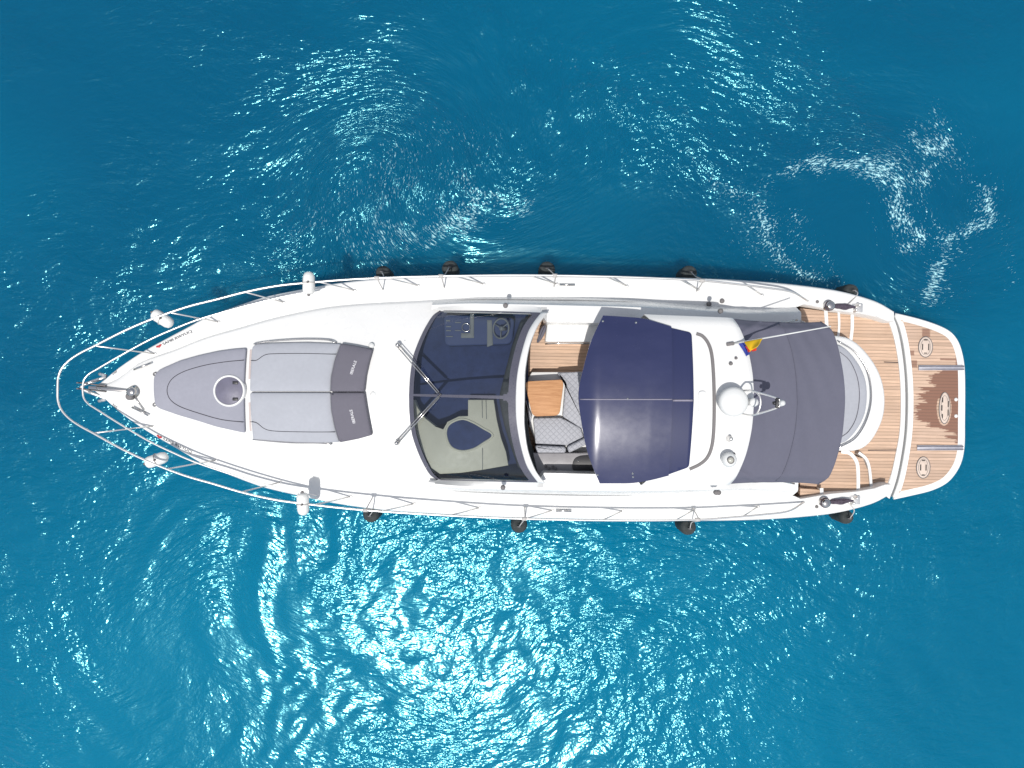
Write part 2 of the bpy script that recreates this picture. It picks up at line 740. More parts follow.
def curve_d(X, Y, pts):
    """distance in metres to a polyline given in pixels measured at the water"""
    P = [WP(*p) for p in pts]
    best = np.full(X.shape, 1e9)
    for (x0, y0), (x1, y1) in zip(P[:-1], P[1:]):
        dx, dy = x1 - x0, y1 - y0
        t = np.clip(((X - x0) * dx + (Y - y0) * dy) / (dx * dx + dy * dy + 1e-9), 0, 1)
        best = np.minimum(best, np.hypot(X - x0 - t * dx, Y - y0 - t * dy))
    return best


def build_sea():
    def axis(half, step):
        a = list(np.arange(-half, half + 1e-6, step))
        d, x, ext = step, half, []
        while x < 6000:
            d *= 1.22
            x += d
            ext.append(x)
        return np.array([-e for e in ext[::-1]] + a + ext)
    xs, ys = axis(14.0, 0.045), axis(11.0, 0.045)
    X, Y = np.meshgrid(xs, ys)
    r = np.random.default_rng(3)
    wob = fbm(X, Y, 0.16, 5, 2) - 0.5
    wob2 = fbm(X, Y, 0.16, 6, 2) - 0.5
    FX, FY = X.copy(), Y.copy()
    for px, py, rr, am in ((425, 178, 95, 1.5), (330, 235, 60, -1.2), (905, 215, 80, 1.4), (600, 110, 110, -0.8), (280, 560, 80, 0.9),
                           (520, 700, 120, -0.5), (760, 640, 120, 0.6), (150, 680, 90, -0.7)):
        cx, cy = WP(px, py)
        dx, dy = FX - cx, FY - cy
        a = am * np.exp(-(np.hypot(dx, dy) / (rr * CAM_H / FPX)) ** 2)
        FX, FY = cx + np.cos(a) * dx - np.sin(a) * dy, cy + np.sin(a) * dx + np.cos(a) * dy
    XX, YY = FX + wob * 5, FY + wob2 * 5
    Z = np.zeros_like(X)
    for i in range(46):
        lam = 0.34 * (3.4 / 0.34) ** (r.random())
        th = math.radians(62) + r.normal() * 0.75
        kx, ky = math.cos(th) * 2 * math.pi / lam, math.sin(th) * 2 * math.pi / lam
        slope = 0.0094
        Z += slope * lam / (2 * math.pi) * np.sin(kx * XX + ky * YY + r.random() * 6.283) * 1.25
    for i in range(16):                    # short wavelets lying along the wind
        lam = 0.26 + 0.34 * r.random()
        th = math.radians(92) + r.normal() * 0.33
        kx, ky = math.cos(th) * 2 * math.pi / lam, math.sin(th) * 2 * math.pi / lam
        env = np.clip((fbm(X, Y, 0.35, 60 + i, 2) - 0.34) * 4, 0, 1)
        Z += env * 0.0145 * lam / (2 * math.pi) * np.sin(kx * XX + ky * YY + r.random() * 6.283) * 1.25
    # calm patches: water pushed up by the thrusters smooths the ripples
    calm = np.zeros_like(X)
    for px, py, rx, ry, s in ((640, 228, 120, 48, .45), (850, 225, 78, 66, .3), (935, 235, 24, 40, .6), (560, 262, 70, 16, .6)):
        calm = np.maximum(calm, blob(X, Y, px, py, rx, ry, s))
    calm *= np.clip(0.75 + 0.6 * (fbm(X, Y, 0.5, 21) - 0.3), 0, 1)
    streak = np.clip((fbm(X * 0.8 + Y * 0.35, Y * 0.9 - X * 0.2, 0.42, 31, 4) - 0.40) * 4.5, 0, 1)
    chop = np.maximum.reduce([blob(X, Y, 400, 205, 135, 75, .6, 0.5), 0.8 * blob(X, Y, 600, 110, 125, 45, .7, -0.5),
                              0.6 * blob(X, Y, 820, 130, 120, 40, .7, -0.2)])
    rip = 0.44 + 0.66 * streak + 1.4 * chop * (0.35 + 0.65 * streak)
    rip *= 1 - 0.86 * calm
    rip *= 1 - 0.30 * blob(X, Y, 60, 60, 200, 150, .6) - 0.35 * blob(X, Y, 1000, 700, 180, 120, .6)
    rip *= 1 - 0.40 * blob(X, Y, 150, 620, 60, 110, .7) - 0.3 * blob(X, Y, 390, 560, 16, 60, .8, 0.6)
    Z *= (1 - 0.8 * calm) * (1 + 1.3 * chop)
    Z *= 1 - 0.45 * blob(X, Y, 60, 60, 200, 150, .6) - 0.3 * blob(X, Y, 1000, 700, 180, 120, .6)
    far = np.clip((np.hypot(X, Y) - 25) / 60, 0, 1)
    Z *= 1 - far
    # foam: thin curling lines of bubbles round the pushed-up water
    lines = [
        ([(762, 196), (768, 178), (790, 164), (822, 156), (856, 158), (884, 168), (902, 186), (908, 210), (916, 240)], .20, 1.1),
        ([(732, 190), (756, 212), (764, 236), (778, 262), (800, 282), (822, 290)], .26, 1.0),
        ([(790, 230), (806, 246), (820, 262), (836, 288)], .22, .7),
        ([(915, 135), (940, 150), (965, 175), (984, 200), (988, 222), (972, 236), (952, 252), (946, 275), (930, 300)], .26, 1.1),
        ([(924, 172), (930, 206), (941, 232), (950, 252), (953, 275)], .20, 1.1),
        ([(285, 262), (300, 236), (322, 205), (352, 172), (392, 146), (440, 136), (486, 146)], .55, .55),
        ([(392, 262), (376, 240), (372, 214), (386, 190), (414, 176), (446, 180)], .30, .8),
        ([(410, 215), (432, 210), (452, 198), (462, 182)], .22, .6),
        ([(740, 170), (752, 196), (745, 222), (756, 250)], .40, .7),
        ([(800, 150), (840, 140), (880, 148), (915, 165)], .40, .5),
        ([(930, 120), (965, 150), (990, 185), (996, 215)], .30, .7),
        ([(905, 165), (925, 200), (935, 235), (958, 262), (948, 300)], .40, .8),
        ([(985, 200), (998, 220), (1004, 250), (1010, 285)], .22, .5),
        ([(872, 196), (880, 226), (888, 250)], .10, .55),
        ([(900, 300), (925, 306), (960, 300)], .3, .7),
        ([(300, 250), (318, 215), (345, 190), (372, 178)], .35, .6),
        ([(382, 222), (400, 232), (428, 236), (456, 226), (478, 208)], .32, 1.0),
        ([(340, 225), (352, 250), (378, 268), (400, 275)], .40, .7),
        ([(378, 205), (372, 180), (392, 156), (420, 148)], .30, .7),
        ([(470, 185), (500, 198), (535, 203)], .22, .9),
        ([(440, 130), (420, 150), (398, 176)], .25, .6),
        ([(560, 60), (610, 95), (660, 130), (700, 160)], .25, .45),
        ([(238, 500), (262, 512), (280, 540)], .40, .45),
        ([(335, 275), (372, 270), (400, 276)], .30, .4),
    ]
    foam = np.zeros_like(X)
    wx, wy = (fbm(X, Y, 1.6, 41) - 0.5) * 0.9, (fbm(X, Y, 1.6, 42) - 0.5) * 0.9
    brk = np.clip((fbm(X, Y, 1.1, 43, 3) - 0.15) * 2.6, 0.55, 1)
    for pts, wd, s in lines:
        d = curve_d(X + wx, Y + wy, pts)
        foam = np.maximum(foam, s * 0.85 * np.exp(-(d / (wd * 1.6)) ** 1.3))
    foam = np.maximum(foam, 0.42 * blob(X, Y, 955, 205, 45, 75, .6, 0.3))
    foam = np.maximum(foam, 0.40 * blob(X, Y, 400, 200, 90, 55, .7, 0.3))
    foam *= brk
    foam *= np.hypot(X, Y) < 40
    tone_glow = np.clip(0.55 + 0.9 * (fbm(X, Y, 0.12, 51, 3) - 0.5) + 0.45 * blob(X, Y, 860, 230, 150, 90, .7)
                   - 0.75 * blob(X, Y, 470, 640, 330, 230, .8) + 0.25 * (Y / 8).clip(-1, 1), 0, 1)  # this blob paints the sun glare's glow below the hull
    ny, nx = X.shape
    co = np.stack([X, Y, Z], -1).reshape(-1, 3).astype(np.float32)
    idx = np.arange(nx * ny).reshape(ny, nx)
    q = np.stack([idx[:-1, :-1], idx[:-1, 1:], idx[1:, 1:], idx[1:, :-1]], -1).reshape(-1, 4)
    me = bpy.data.meshes.new('water')
    me.vertices.add(len(co))
    me.vertices.foreach_set('co', co.ravel())
    me.loops.add(q.size)
    me.loops.foreach_set('vertex_index', q.ravel().astype(np.int32))
    me.polygons.add(len(q))
    me.polygons.foreach_set('loop_start', np.arange(0, q.size, 4, dtype=np.int32))
    me.polygons.foreach_set('use_smooth', np.ones(len(q), dtype=bool))
    me.update(calc_edges=True)
    a = me.attributes.new('flow', 'FLOAT_VECTOR', 'POINT')
    a.data.foreach_set('vector', np.stack([FX, FY, Z * 0], -1).ravel().astype(np.float32))
    for nm, arr in (('ripple', rip * (1 - far * 0.4)), ('foam', foam), ('tone_glow', tone_glow)):
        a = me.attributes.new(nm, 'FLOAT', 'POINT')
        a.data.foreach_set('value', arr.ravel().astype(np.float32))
    o = link('water', me, M['water'], None, smooth=False)
    o['kind'] = 'structure'
    o['label'] = 'rippled turquoise blue sea with sun glitter around the yacht'


build_sea()

# ------------------------------------------------------------------ yacht: lines
SH = [(92, 0.3), (97, 3.5), (103.5, 8), (118, 20.5), (141, 36.5), (160, 47.5), (188, 63), (206, 73), (240, 86), (267, 95), (304, 103), (337, 109.5),
      (380, 115), (420, 117.5), (500, 120.5), (580, 121.2), (650, 121.2), (700, 121), (750, 119.5), (800, 116), (842, 110.5), (866, 104.5), (880, 99.5), (893, 92)]
ZS = [(92, 1.98), (240, 1.88), (420, 1.76), (640, 1.62), (760, 1.52), (830, 1.40), (893, 1.10)]
CR = [(100, 3), (118, 10), (141, 27), (177, 41), (206, 53), (240, 63.5), (279, 75), (337, 87), (420, 93.8), (480, 98), (560, 100), (628, 98.8), (716, 93.5), (760, 92), (801, 95)]


def ax(x):
    return 388.5 + (x - 90) * 0.0185


_zx, _zz = zip(*ZS)
zs_px = lambda x: float(np.interp(x, _zx, _zz))


def table(lst):
    us, bs = [], []
    for x, h in lst:
        p = L(x, ax(x) - h, zs_px(x))
        us.append(p.x)
        bs.append(max(p.y, 0.0))
    return np.array(us), np.array(bs)


_su, _sb = table(SH)
_cu, _cb = table(CR)
_zu = np.array([L(x, ax(x), z).x for x, z in ZS])
U = lambda x, z=1.7: L(x, ax(x), z).x


def smooth_interp(u, us, bs):
    # monotone-ish cubic through the measured points
    i = int(np.clip(np.searchsorted(us, u) - 1, 0, len(us) - 2))
    h = us[i + 1] - us[i]
    t = min(max((u - us[i]) / h, 0), 1)
    def sl_(j):
        if j <= 0:
            return (bs[1] - bs[0]) / (us[1] - us[0])
        if j >= len(us) - 1:
            return (bs[-1] - bs[-2]) / (us[-1] - us[-2])
        return (bs[j + 1] - bs[j - 1]) / (us[j + 1] - us[j - 1])
    m0, m1 = sl_(i) * h, sl_(i + 1) * h
    return (2 * t ** 3 - 3 * t * t + 1) * bs[i] + (t ** 3 - 2 * t * t + t) * m0 + (-2 * t ** 3 + 3 * t * t) * bs[i + 1] + (t ** 3 - t * t) * m1


hb = lambda u: max(0.012, smooth_interp(u, _su, _sb))
bd = lambda u: max(0.01, min(smooth_interp(u, _cu, _cb), hb(u) - 0.10)) if u > _cu[0] else max(0.005, hb(u) * 0.4)
zs = lambda u: float(np.interp(u, _zu, _zz))
zr = lambda u: float(np.interp(u, [U(95), U(150), U(245), U(330), U(410), U(445)], [2.04, 2.12, 2.22, 2.28, 2.32, 2.36]))
sst = lambda t: (lambda q: q * q * (3 - 2 * q))(min(max(t, 0), 1))


def deck_z(u, v):
    a = abs(v)
    b, d = hb(u), bd(u)
    base = zs(u) + 0.035
    if a >= d:
        return base - 0.03 * sst((a - (b - 0.07)) / 0.07)
    lip = min(0.09, 0.3 * (zr(u) - base))
    crn = zr(u) - base - lip
    return base + lip * sst((d - a) / 0.04) + crn * (1 - (a / d) ** 2)


U0, UE = _su[0], _su[-1]
yacht = thing('motor_yacht', 'long white motor yacht with navy roof panel and grey canopy floating on blue sea', 'yacht', (0, 0, 0))

# ---- hull shell
st = np.concatenate([np.linspace(U0, U(160), 26), np.linspace(U(160), UE, 74)[1:]])
rows = []
for u in st:
    b, z = hb(u), zs(u)
    f = (u - U0) / (UE - U0)
    bw = float(np.interp(f, [0, 0.09, 0.2, 0.35, 0.5, 0.8, 1], [0.01, 0.02, 0.62, 0.80, 0.86, 0.90, 0.94])) * b
    bm_ = float(np.interp(f, [0, 0.09, 0.2, 0.35, 0.5, 0.8, 1], [0.25, 0.45, 0.80, 0.91, 0.95, 0.985, 0.99])) * b
    zb = float(np.interp(f, [0, 0.05, 0.10, 0.16], [1.5, 0.9, 0.1, -0.45])) if f < 0.16 else -0.45
    r = []
    half = [(b, z), (b + 0.018, z - 0.05), (b + 0.018, z - 0.10), (b - 0.02, z - 0.14), (bm_, z * 0.5 + zb * 0.5), (bw, max(zb, 0.08) if zb > 0 else 0.08), (bw * 0.9, min(zb, 0.0) if zb < 0 else zb), (0.0, zb - 0.05)]
    r = [Vector((u, v, zz)) for v, zz in half] + [Vector((u, -v, zz)) for v, zz in half[-2::-1]]
    rows.append(r)
bm = BM()
vs = add_grid(bm, rows)
hull = obj('hull', bm, M['gel'], yacht, autos=0.9)

# ---- side decks (one strip a side) and the raised foredeck
bm = BM()
uw = [u for u in np.linspace(U0 + 0.02, UE, 130)]
UB = U(802)
bi_px = [(802, 97), (830, 92), (860, 90), (880, 87), (893, 83)]
_bu = np.array([L(x, ax(x), 1.4).x for x, h in bi_px])
_bb = np.array([h * (CAM_H - 1.4) / FPX for x, h in bi_px])
inner = lambda u: bd(u) if u < UB else min(float(np.interp(u, _bu, _bb)), hb(u) - 0.08)
for s in (1, -1):
    rows = []
    for u in uw:
        b, d = hb(u), inner(u)
        r = []
        for v, dz in ((b, 0.0), (b - 0.012, 0.022), (b - 0.04, 0.034), (b - 0.07, 0.034)):
            v = max(v, d + 0.01 * (b - v) / 0.07)
            r.append(Vector((u, s * v, zs(u) + dz)))
        for k in (0.5, 0.0):
            v = d + (max(b - 0.07, d + 0.01) - d) * k
            r.append(Vector((u, s * v, zs(u) + 0.035)))
        rows.append(r)
    add_grid(bm, rows)
deck = obj('side_deck', bm, M['deckw'], yacht)

# windscreen curves (starboard half, mirrored)
FR = [(409, 396), (410, 377), (412.5, 357.7), (416.5, 344.5), (421.5, 332), (427, 321), (432, 313.5), (438.6, 308.8)]
AF = [(515.7, 396), (516.6, 380), (518.7, 365.5), (522.5, 349), (528, 332), (534, 321.5), (541, 312.7)]
frp = spline([L(x, y, 2.33) for x, y in FR], 5)
frp[0].y = 0
FVn = np.array([p.y for p in frp])
FUn = np.array([p.x for p in frp])
afz = [3.05, 3.04, 3.0, 2.93, 2.82, 2.72, 2.60]
afp = spline([L(x, y, z) for (x, y), z in zip(AF, afz)], 5)
afp[0].y = 0
EF = frp[-1].y


def front_pt(t):       # t in -1..1
    i = abs(t) * (len(frp) - 1)
    j = min(int(i), len(frp) - 2)
    p = frp[j].lerp(frp[j + 1], i - j).copy()
    p.z = 0.0
    p.z = deck_z(p.x, min(p.y, bd(p.x) - 0.12)) + 0.012
    if t < 0:
        p.y = -p.y
    return p


def aft_pt(t):
    i = abs(t) * (len(afp) - 1)
    j = min(int(i), len(afp) - 2)
    p = afp[j].lerp(afp[j + 1], i - j).copy()
    if t < 0:
        p.y = -p.y
    return p


def glass_pt(s, t, lift=0.0):
    a, b = front_pt(t), aft_pt(t)
    p = a.lerp(b, s)
    p.z += 0.10 * math.sin(math.pi * s) * (1 - 0.6 * t * t) + lift
    return p


bm = BM()
rows = []
ub = U0 + 0.12
for wv in np.concatenate([-np.linspace(1, 0.78, 12), np.linspace(-0.76, 0.76, 31), np.linspace(0.78, 1, 12)]):
    # where this line of the foredeck meets the windscreen foot
    r = []
    tgt_v = abs(wv)
    ue = None
    for k in range(81):
        f = k / 80
        # solve end by fixed point
        if ue is None:
            ue = U(438)
            for _ in range(12):
                vv = tgt_v * bd(ue)
                ue = float(np.interp(vv, FVn, FUn)) if vv < EF else FUn[-1]
        u = ub + (ue - ub) * (f ** 0.85)
        v = wv * bd(u)
        r.append(Vector((u, v, deck_z(u, v))))
    rows.append(r)
add_grid(bm, rows)
fore = obj('foredeck', bm, M['gel'], yacht)

# ---- cabin sides, ledge and cockpit coaming
TP = [(432, 304, 2.12), (470, 302.5, 2.24), (520, 303.4, 2.36), (560, 304.3, 2.42), (600, 305.2, 2.44), (640, 306.4, 2.44), (718, 311.0, 2.34), (745, 312.5, 2.10), (770, 312.4, 1.88), (790, 312.6, 1.84), (801, 312, 1.78)]
tpp = spline([L(x, y, z) for x, y, z in TP], 6)
bm = BM()
for s in (1, -1):
    rows = []
    for p in tpp:
        d = bd(p.x)
        z0 = zs(p.x) + 0.035
        tv = min(p.y, d - 0.03)
        base = Vector((p.x, s * d, z0))
        top = Vector((p.x, s * tv, p.z))
        rr = [base, base.lerp(top, 0.3), base.lerp(top, 0.62), base.lerp(top, 0.93), top + Vector((0, -s * 0.02, 0.012)), top + Vector((0, -s * 0.06, 0.02))]
        # ledge inwards
        if p.x < afp[-1].x:
            q = Vector((p.x, 0, 0))
            t_ = min(max((p.x - frp[-1].x) / (afp[-1].x - frp[-1].x), 0), 1)
            e = front_pt(1).lerp(aft_pt(1), t_)
            if p.x < frp[-1].x:
                e = Vector((p.x, tv - 0.08, p.z + 0.02))
            rr.append(Vector((p.x, s * min(e.y, tv - 0.06), e.z - 0.004)))
            rr.append(Vector((p.x, s * (min(e.y, tv - 0.06) - 0.03), e.z - 0.05)))
        else:
            k = 1.0
            iv = 1.36 if p.x < U(745, 2.5) else 1.36 + (p.x - U(745, 2.5)) * 0.06
            rr.append(Vector((p.x, s * max(iv + 0.02, (tv - 0.06) * (1 - k) + (iv + 0.02) * k), p.z + 0.02)))
            rr.append(Vector((p.x, s * (max(iv, (tv - 0.1) * (1 - k) + iv * k)), p.z - 0.9 * k)))
        rows.append(rr)
    vs = add_grid(bm, rows)
    last = [x for x in vs[-1]]
    bm.faces.new(last if s > 0 else last[::-1])
cabin = obj('cabin_side', bm, M['gel'], yacht, autos=0.7)

# side windows: dark strips set proud of the sloping cabin sides
for s in (1, -1):
    bm = BM()
    rows = []
    for k in range(41):
        f = k / 40
        x = 452 + (636 - 452) * f
        u = U(x, 2.2)
        d = bd(u)
        tu = np.array([p.x for p in tpp])
        tv = min(float(np.interp(u, tu, [p.y for p in tpp])), d - 0.03)
        tz = float(np.interp(u, tu, [p.z for p in tpp]))
        base = Vector((u, s * d, zs(u) + 0.035))
        top = Vector((u, s * tv, tz))
        hi = 0.38 + 0.12 * max(0.0, math.sin(math.pi * min(1, f) ** 0.7)) ** 0.6
        nrm = Vector((0, s * (tz - base.z), (d - tv))).normalized() * 0.006
        rows.append([base.lerp(top, 0.36) + nrm, base.lerp(top, max(0.38, hi)) + nrm])
    add_grid(bm, rows)
    obj('side_window', bm, M['frit'], yacht)

# ---- windscreen: two tinted panes, grey border, white top band
screen_bm = BM()
GS, GT = 90, 170


def border(s, t):
    a = abs(t)
    fr_ = 0.042
    if s < fr_ or a > 0.98 or a < 0.016:
        return True
    sa = 0.938 - 0.005 * a
    if s > sa:
        return True
    # rounded aft corners of each pane
    for ca, da in ((0.016, 1), (0.98, -1)):
        rt, rs = 0.05, 0.06
        dt = (a - ca) * da
        if dt < rt and s > sa - rs:
            if ((rt - dt) / rt) ** 2 + ((s - (sa - rs)) / rs) ** 2 > 1:
                return True
    return False


cache = {}


def gv(i, j):
    if (i, j) not in cache:
        cache[(i, j)] = screen_bm.verts.new(glass_pt(i / GS, -1 + 2 * j / GT, 0.006))
    return cache[(i, j)]


for i in range(GS):
    for j in range(GT):
        if border((i + 0.5) / GS, -1 + 2 * (j + 0.5) / GT):
            screen_bm.faces.new((gv(i, j), gv(i, j + 1), gv(i + 1, j + 1), gv(i + 1, j)))
wsf = obj('windscreen', screen_bm, M['frit'], yacht)
for s in (1, -1):
    bm = BM()
    add_grid(bm, [[glass_pt(i / 24, s * j / 24) for j in range(25)] for i in range(25)])
    bm.normal_update()
    if sum(f.normal.z for f in bm.faces) < 0:
        bmesh.ops.reverse_faces(bm, faces=bm.faces[:])
    obj('pane', bm, M['glass'], wsf, recalc=False)
bm = BM()
A2 = [(525, 396), (525.2, 380), (526.3, 366), (530, 346), (536.5, 329), (542, 320), (549, 312)]
a2p = spline([L(x, y, z + 0.02) for (x, y), z in zip(A2, afz)], 5)
a2p[0].y = 0
full_a = [Vector((p.x, -p.y, p.z)) for p in afp[:0:-1]] + list(afp)
full_b = [Vector((p.x, -p.y, p.z)) for p in a2p[:0:-1]] + list(a2p)
rows = []
for a, b in zip(full_a, full_b):
    m_ = a.lerp(b, 0.5)
    rows.append([a + Vector((0, 0, -0.05)), a + Vector((0, 0, 0.018)), a.lerp(b, 0.15) + Vector((0, 0, 0.035)), m_ + Vector((0, 0, 0.04)), a.lerp(b, 0.88) + Vector((0, 0, 0.034)), b + Vector((0, 0, 0.01)), b + Vector((-0.01, 0, -0.10)), a + Vector((0, 0, -0.10))])
vs = add_grid(bm, rows, close_v=True)
bm.faces.new(vs[0])
bm.faces.new(vs[-1][::-1])
obj('top_band', bm, M['gel'], wsf, autos=0.9)

# wipers
def wiper(pts, z0, z1):
    a, b = L(*pts[0], z0), L(*pts[1], z1)
    bm = BM()
    side = Vector((b.y - a.y, a.x - b.x, 0)).normalized() * 0.022
    add_tube(bm, [a + side, b + side], 0.012, 6)
    add_tube(bm, [a - side, b - side * 0.6], 0.010, 6)
    root = obj('wiper', bm, M['steel'], yacht)
    bm = BM()
    add_lathe(bm, (a.x, a.y, a.z - 0.10), (0, 0, 1), [(0, 0.05), (0.09, 0.045), (0.125, 0.03), (0.13, 0.001)], 14)
    obj('pivot', bm, M['steel'], root)
    bm = BM()
    d = (b - a).normalized()
    add_box(bm, b - d * 0.30 + Vector((0, 0, -0.025)), (0.75, 0.022, 0.03), math.atan2(d.y, d.x), 0.004, Matrix.Rotation(-math.asin(d.z), 4, 'Y'))
    obj('blade', bm, M['dark'], root)


wiper([(397.5, 345), (438.5, 392.5)], 2.36, 2.66)
wiper([(396.5, 443), (438.5, 396.5)], 2.36, 2.66)

# ---- cabin interior below the glass
bm = slab([L(408, 306, 1.7), L(528, 306, 1.7), L(528, 486, 1.7), L(408, 486, 1.7)], 1.72, 0.1, 0.01)
inter = obj('cabin_floor', bm, M['navyin'], yacht, smooth=False)
cr = [(411.7, 400), (413, 424), (422, 450), (431.5, 468), (440, 474), (460, 473), (482, 470), (508.4, 465.4), (506, 452), (501, 438), (496.7, 419.3), (493.7, 399.8), (468, 399.8), (468, 416), (458.6, 416.4), (447, 422), (443, 428.8), (435, 426), (425, 418), (417.6, 407.6), (414.6, 400)]
bm = slab(LP(cr, 2.1), 2.1, 0.25, 0.012, dens=0.1)
dash = obj('dashboard', bm, M['cream'], yacht, autos=0.6)
td = [(461.5, 420), (450, 425), (447, 434), (451.3, 445.7), (461.5, 450), (473, 448), (482, 442.7), (491.5, 435.4), (482, 428.8), (471.8, 423)]
tp = spline(LP(td, 2.12), 5, closed=True)
bm = BM()
ring_o = inset_ring(tp, -0.045)
rows = [[Vector((p.x, p.y, 2.09)) for p in ring_o], [Vector((p.x, p.y, 2.125)) for p in inset_ring(tp, -0.035)], [Vector((p.x, p.y, 2.13)) for p in inset_ring(tp, -0.01)], [Vector((p.x, p.y, 2.105)) for p in tp]]
add_grid(bm, rows, close_v=True)
obj('rim', bm, M['cream'], dash)
bm = slab(tp, 2.108, 0.005, 0.001, dens=0.2)
obj('teardrop_panel', bm, M['navyin'], dash)
bm = BM()
add_tube(bm, LP([(482, 398), (482.5, 418)], 2.11), 0.006, 5)
add_tube(bm, LP([(486, 399), (486.5, 419)], 2.11), 0.006, 5)
add_tube(bm, LP([(482.6, 448), (482.5, 470)], 2.108), 0.006, 5)
objs('trim_line', bm, M['creamdark'], dash)
# black slab standing in for the arch's shade, seen as the dark crescent
shade_pts = [(499, 400), (504, 425), (511, 448), (518, 468), (530, 474), (540, 470), (530, 440), (525, 400), (525, 392), (529, 350), (538, 322), (530, 319), (520, 322), (512, 345), (505, 372), (500, 392)]
bm = slab(round_poly(LP(shade_pts, 2.0), 0.05), 2.0, 0.28, 0.06, dens=0.08)
obj('arch_shade_slab', bm, M['black'], yacht)
# helm console
bm = slab(round_poly(LP([(443, 314), (515, 317), (512, 344), (444, 346)], 2.12), 0.12), 2.06, 0.3, 0.04)
cons = obj('helm_console', bm, mat('navy_console', (0.04, 0.062, 0.155), 0.7), yacht)
bm = BM()
for (x0, y0, x1, y1) in ((446, 320, 450, 321.5), (446, 326, 451, 327.2), (446, 330, 451, 331.2), (446, 336, 453, 337), (455, 322, 461, 323), (455, 330, 461, 331)):
    a, b = L(x0, y0, 2.07), L(x1, y1, 2.07)
    add_box(bm, (a + b) / 2, (abs(b.x - a.x), abs(b.y - a.y), 0.02), 0, 0.004)
objs('switch_row', bm, M['creamdark'], cons)
bm = slab(LP([(470, 313.5), (474, 313.5), (474, 338), (461, 338), (461, 333), (470, 333)], 2.07), 2.075, 0.05, 0.01)
obj('instrument_pod', bm, M['creamdark'], cons)
bm = slab(LP([(487, 320), (492, 320), (493, 345), (487, 347)], 2.07), 2.07, 0.05, 0.01)
obj('instrument_pod', bm, M['creamdark'], cons)
bm = BM()
c = L(466, 327.5, 2.10)
add_tube(bm, [c + Vector((math.cos(a) * 0.075, math.sin(a) * 0.075, 0)) for a in np.linspace(0, 2 * math.pi, 24, endpoint=False)], 0.011, 6, closed=True)
obj('compass', bm, M['steel'], cons)
bm = BM()
c = L(501, 328.5, 2.22)
tl = Matrix.Rotation(math.radians(-38), 3, 'Y')
wr = 0.185
ringp = [c + tl @ Vector((math.cos(a) * wr, math.sin(a) * wr, 0)) for a in np.linspace(0, 2 * math.pi, 32, endpoint=False)]
add_tube(bm, ringp, 0.016, 8, closed=True)
for a in (0.5, 2.6, 4.7):
    add_tube(bm, [c, c + tl @ Vector((math.cos(a) * wr, math.sin(a) * wr, 0))], 0.011, 6)
add_lathe(bm, c, tl @ Vector((0, 0, 1)), [(-0.15, 0.03), (0, 0.045), (0.02, 0.03)], 14)
obj('steering_wheel', bm, M['creamdark'], cons)

# ---- cockpit: sole, walls, sofa, table
COCK_Z = 1.42
bm = slab([Vector((U(520, 1.4), -1.62, 0)), Vector((U(800, 1.4), -1.62, 0)), Vector((U(800, 1.4), 1.62, 0)), Vector((U(520, 1.4), 1.62, 0))], COCK_Z, 0.12, 0.01)
obj('cockpit_sole', bm, M['teak'], yacht, smooth=False)
# starboard white locker beside the teak walkway
bm = slab(round_poly(LP([(548, 317), (640, 319), (640, 342), (545, 342)], 1.95), 0.06), 1.95, 0.6, 0.03)
locker = obj('side_locker', bm, M['gel'], yacht, autos=0.7)
bm = BM()
add_tube(bm, LP([(545, 344), (560, 343.4), (590, 343.6), (636, 344)], 1.85), 0.012, 6)
obj('grab_rail', bm, M['steel'], locker)
bm = BM()
for x in (553, 556, 585):
    p = L(x, 321, 2.0)
    add_box(bm, (p.x, p.y, 1.955), (0.04, 0.02, 0.012), 0, 0.003)
objs('latch', bm, M['dark'], locker)
# grey oval pod at the screen's corner
bm = slab(spline(LP([(545.5, 325), (546, 330), (543, 337), (539, 342), (537, 341), (539, 334), (542, 327)], 2.3), 4, closed=True), 2.3, 0.2, 0.03)
obj('door_headrest', bm, M['paddark'], yacht)
# port counter
bm = slab(LP([(533, 453), (640, 453), (640, 474.5), (538, 474.5)], 2.0), 2.02, 0.6, 0.02)
ctr = obj('galley_counter', bm, M['creamdark'], yacht, autos=0.7)
ctr.data.materials[0] = worn(mat('counter_grey', (0.30, 0.29, 0.30), 0.35), (0.32, 0.31, 0.32), 0.25, 3, (0.3, 0.5))
bm = BM()
for x, y in ((546, 466.5), (549, 468.5), (553, 467), (556, 469)):
    add_lathe(bm, L(x, y, 2.02), (0, 0, 1), [(0, 0.028), (0.03, 0.026), (0.032, 0.001)], 10)
objs('control_knob', bm, M['seal'], ctr)
bm = slab(spline(LP([(573, 462), (578, 456.5), (590, 455), (600, 457), (604, 471), (590, 471.5), (574, 471)], 2.03), 4, closed=True), 2.035, 0.02, 0.006)
obj('sink_lid', bm, M['dark'], ctr)
bm = BM()
add_lathe(bm, L(578, 461, 2.03), (0, 0, 1), [(0, 0.018), (0.02, 0.016), (0.021, 0.001)], 8)
obj('sink_knob', bm, M['steel'], ctr)

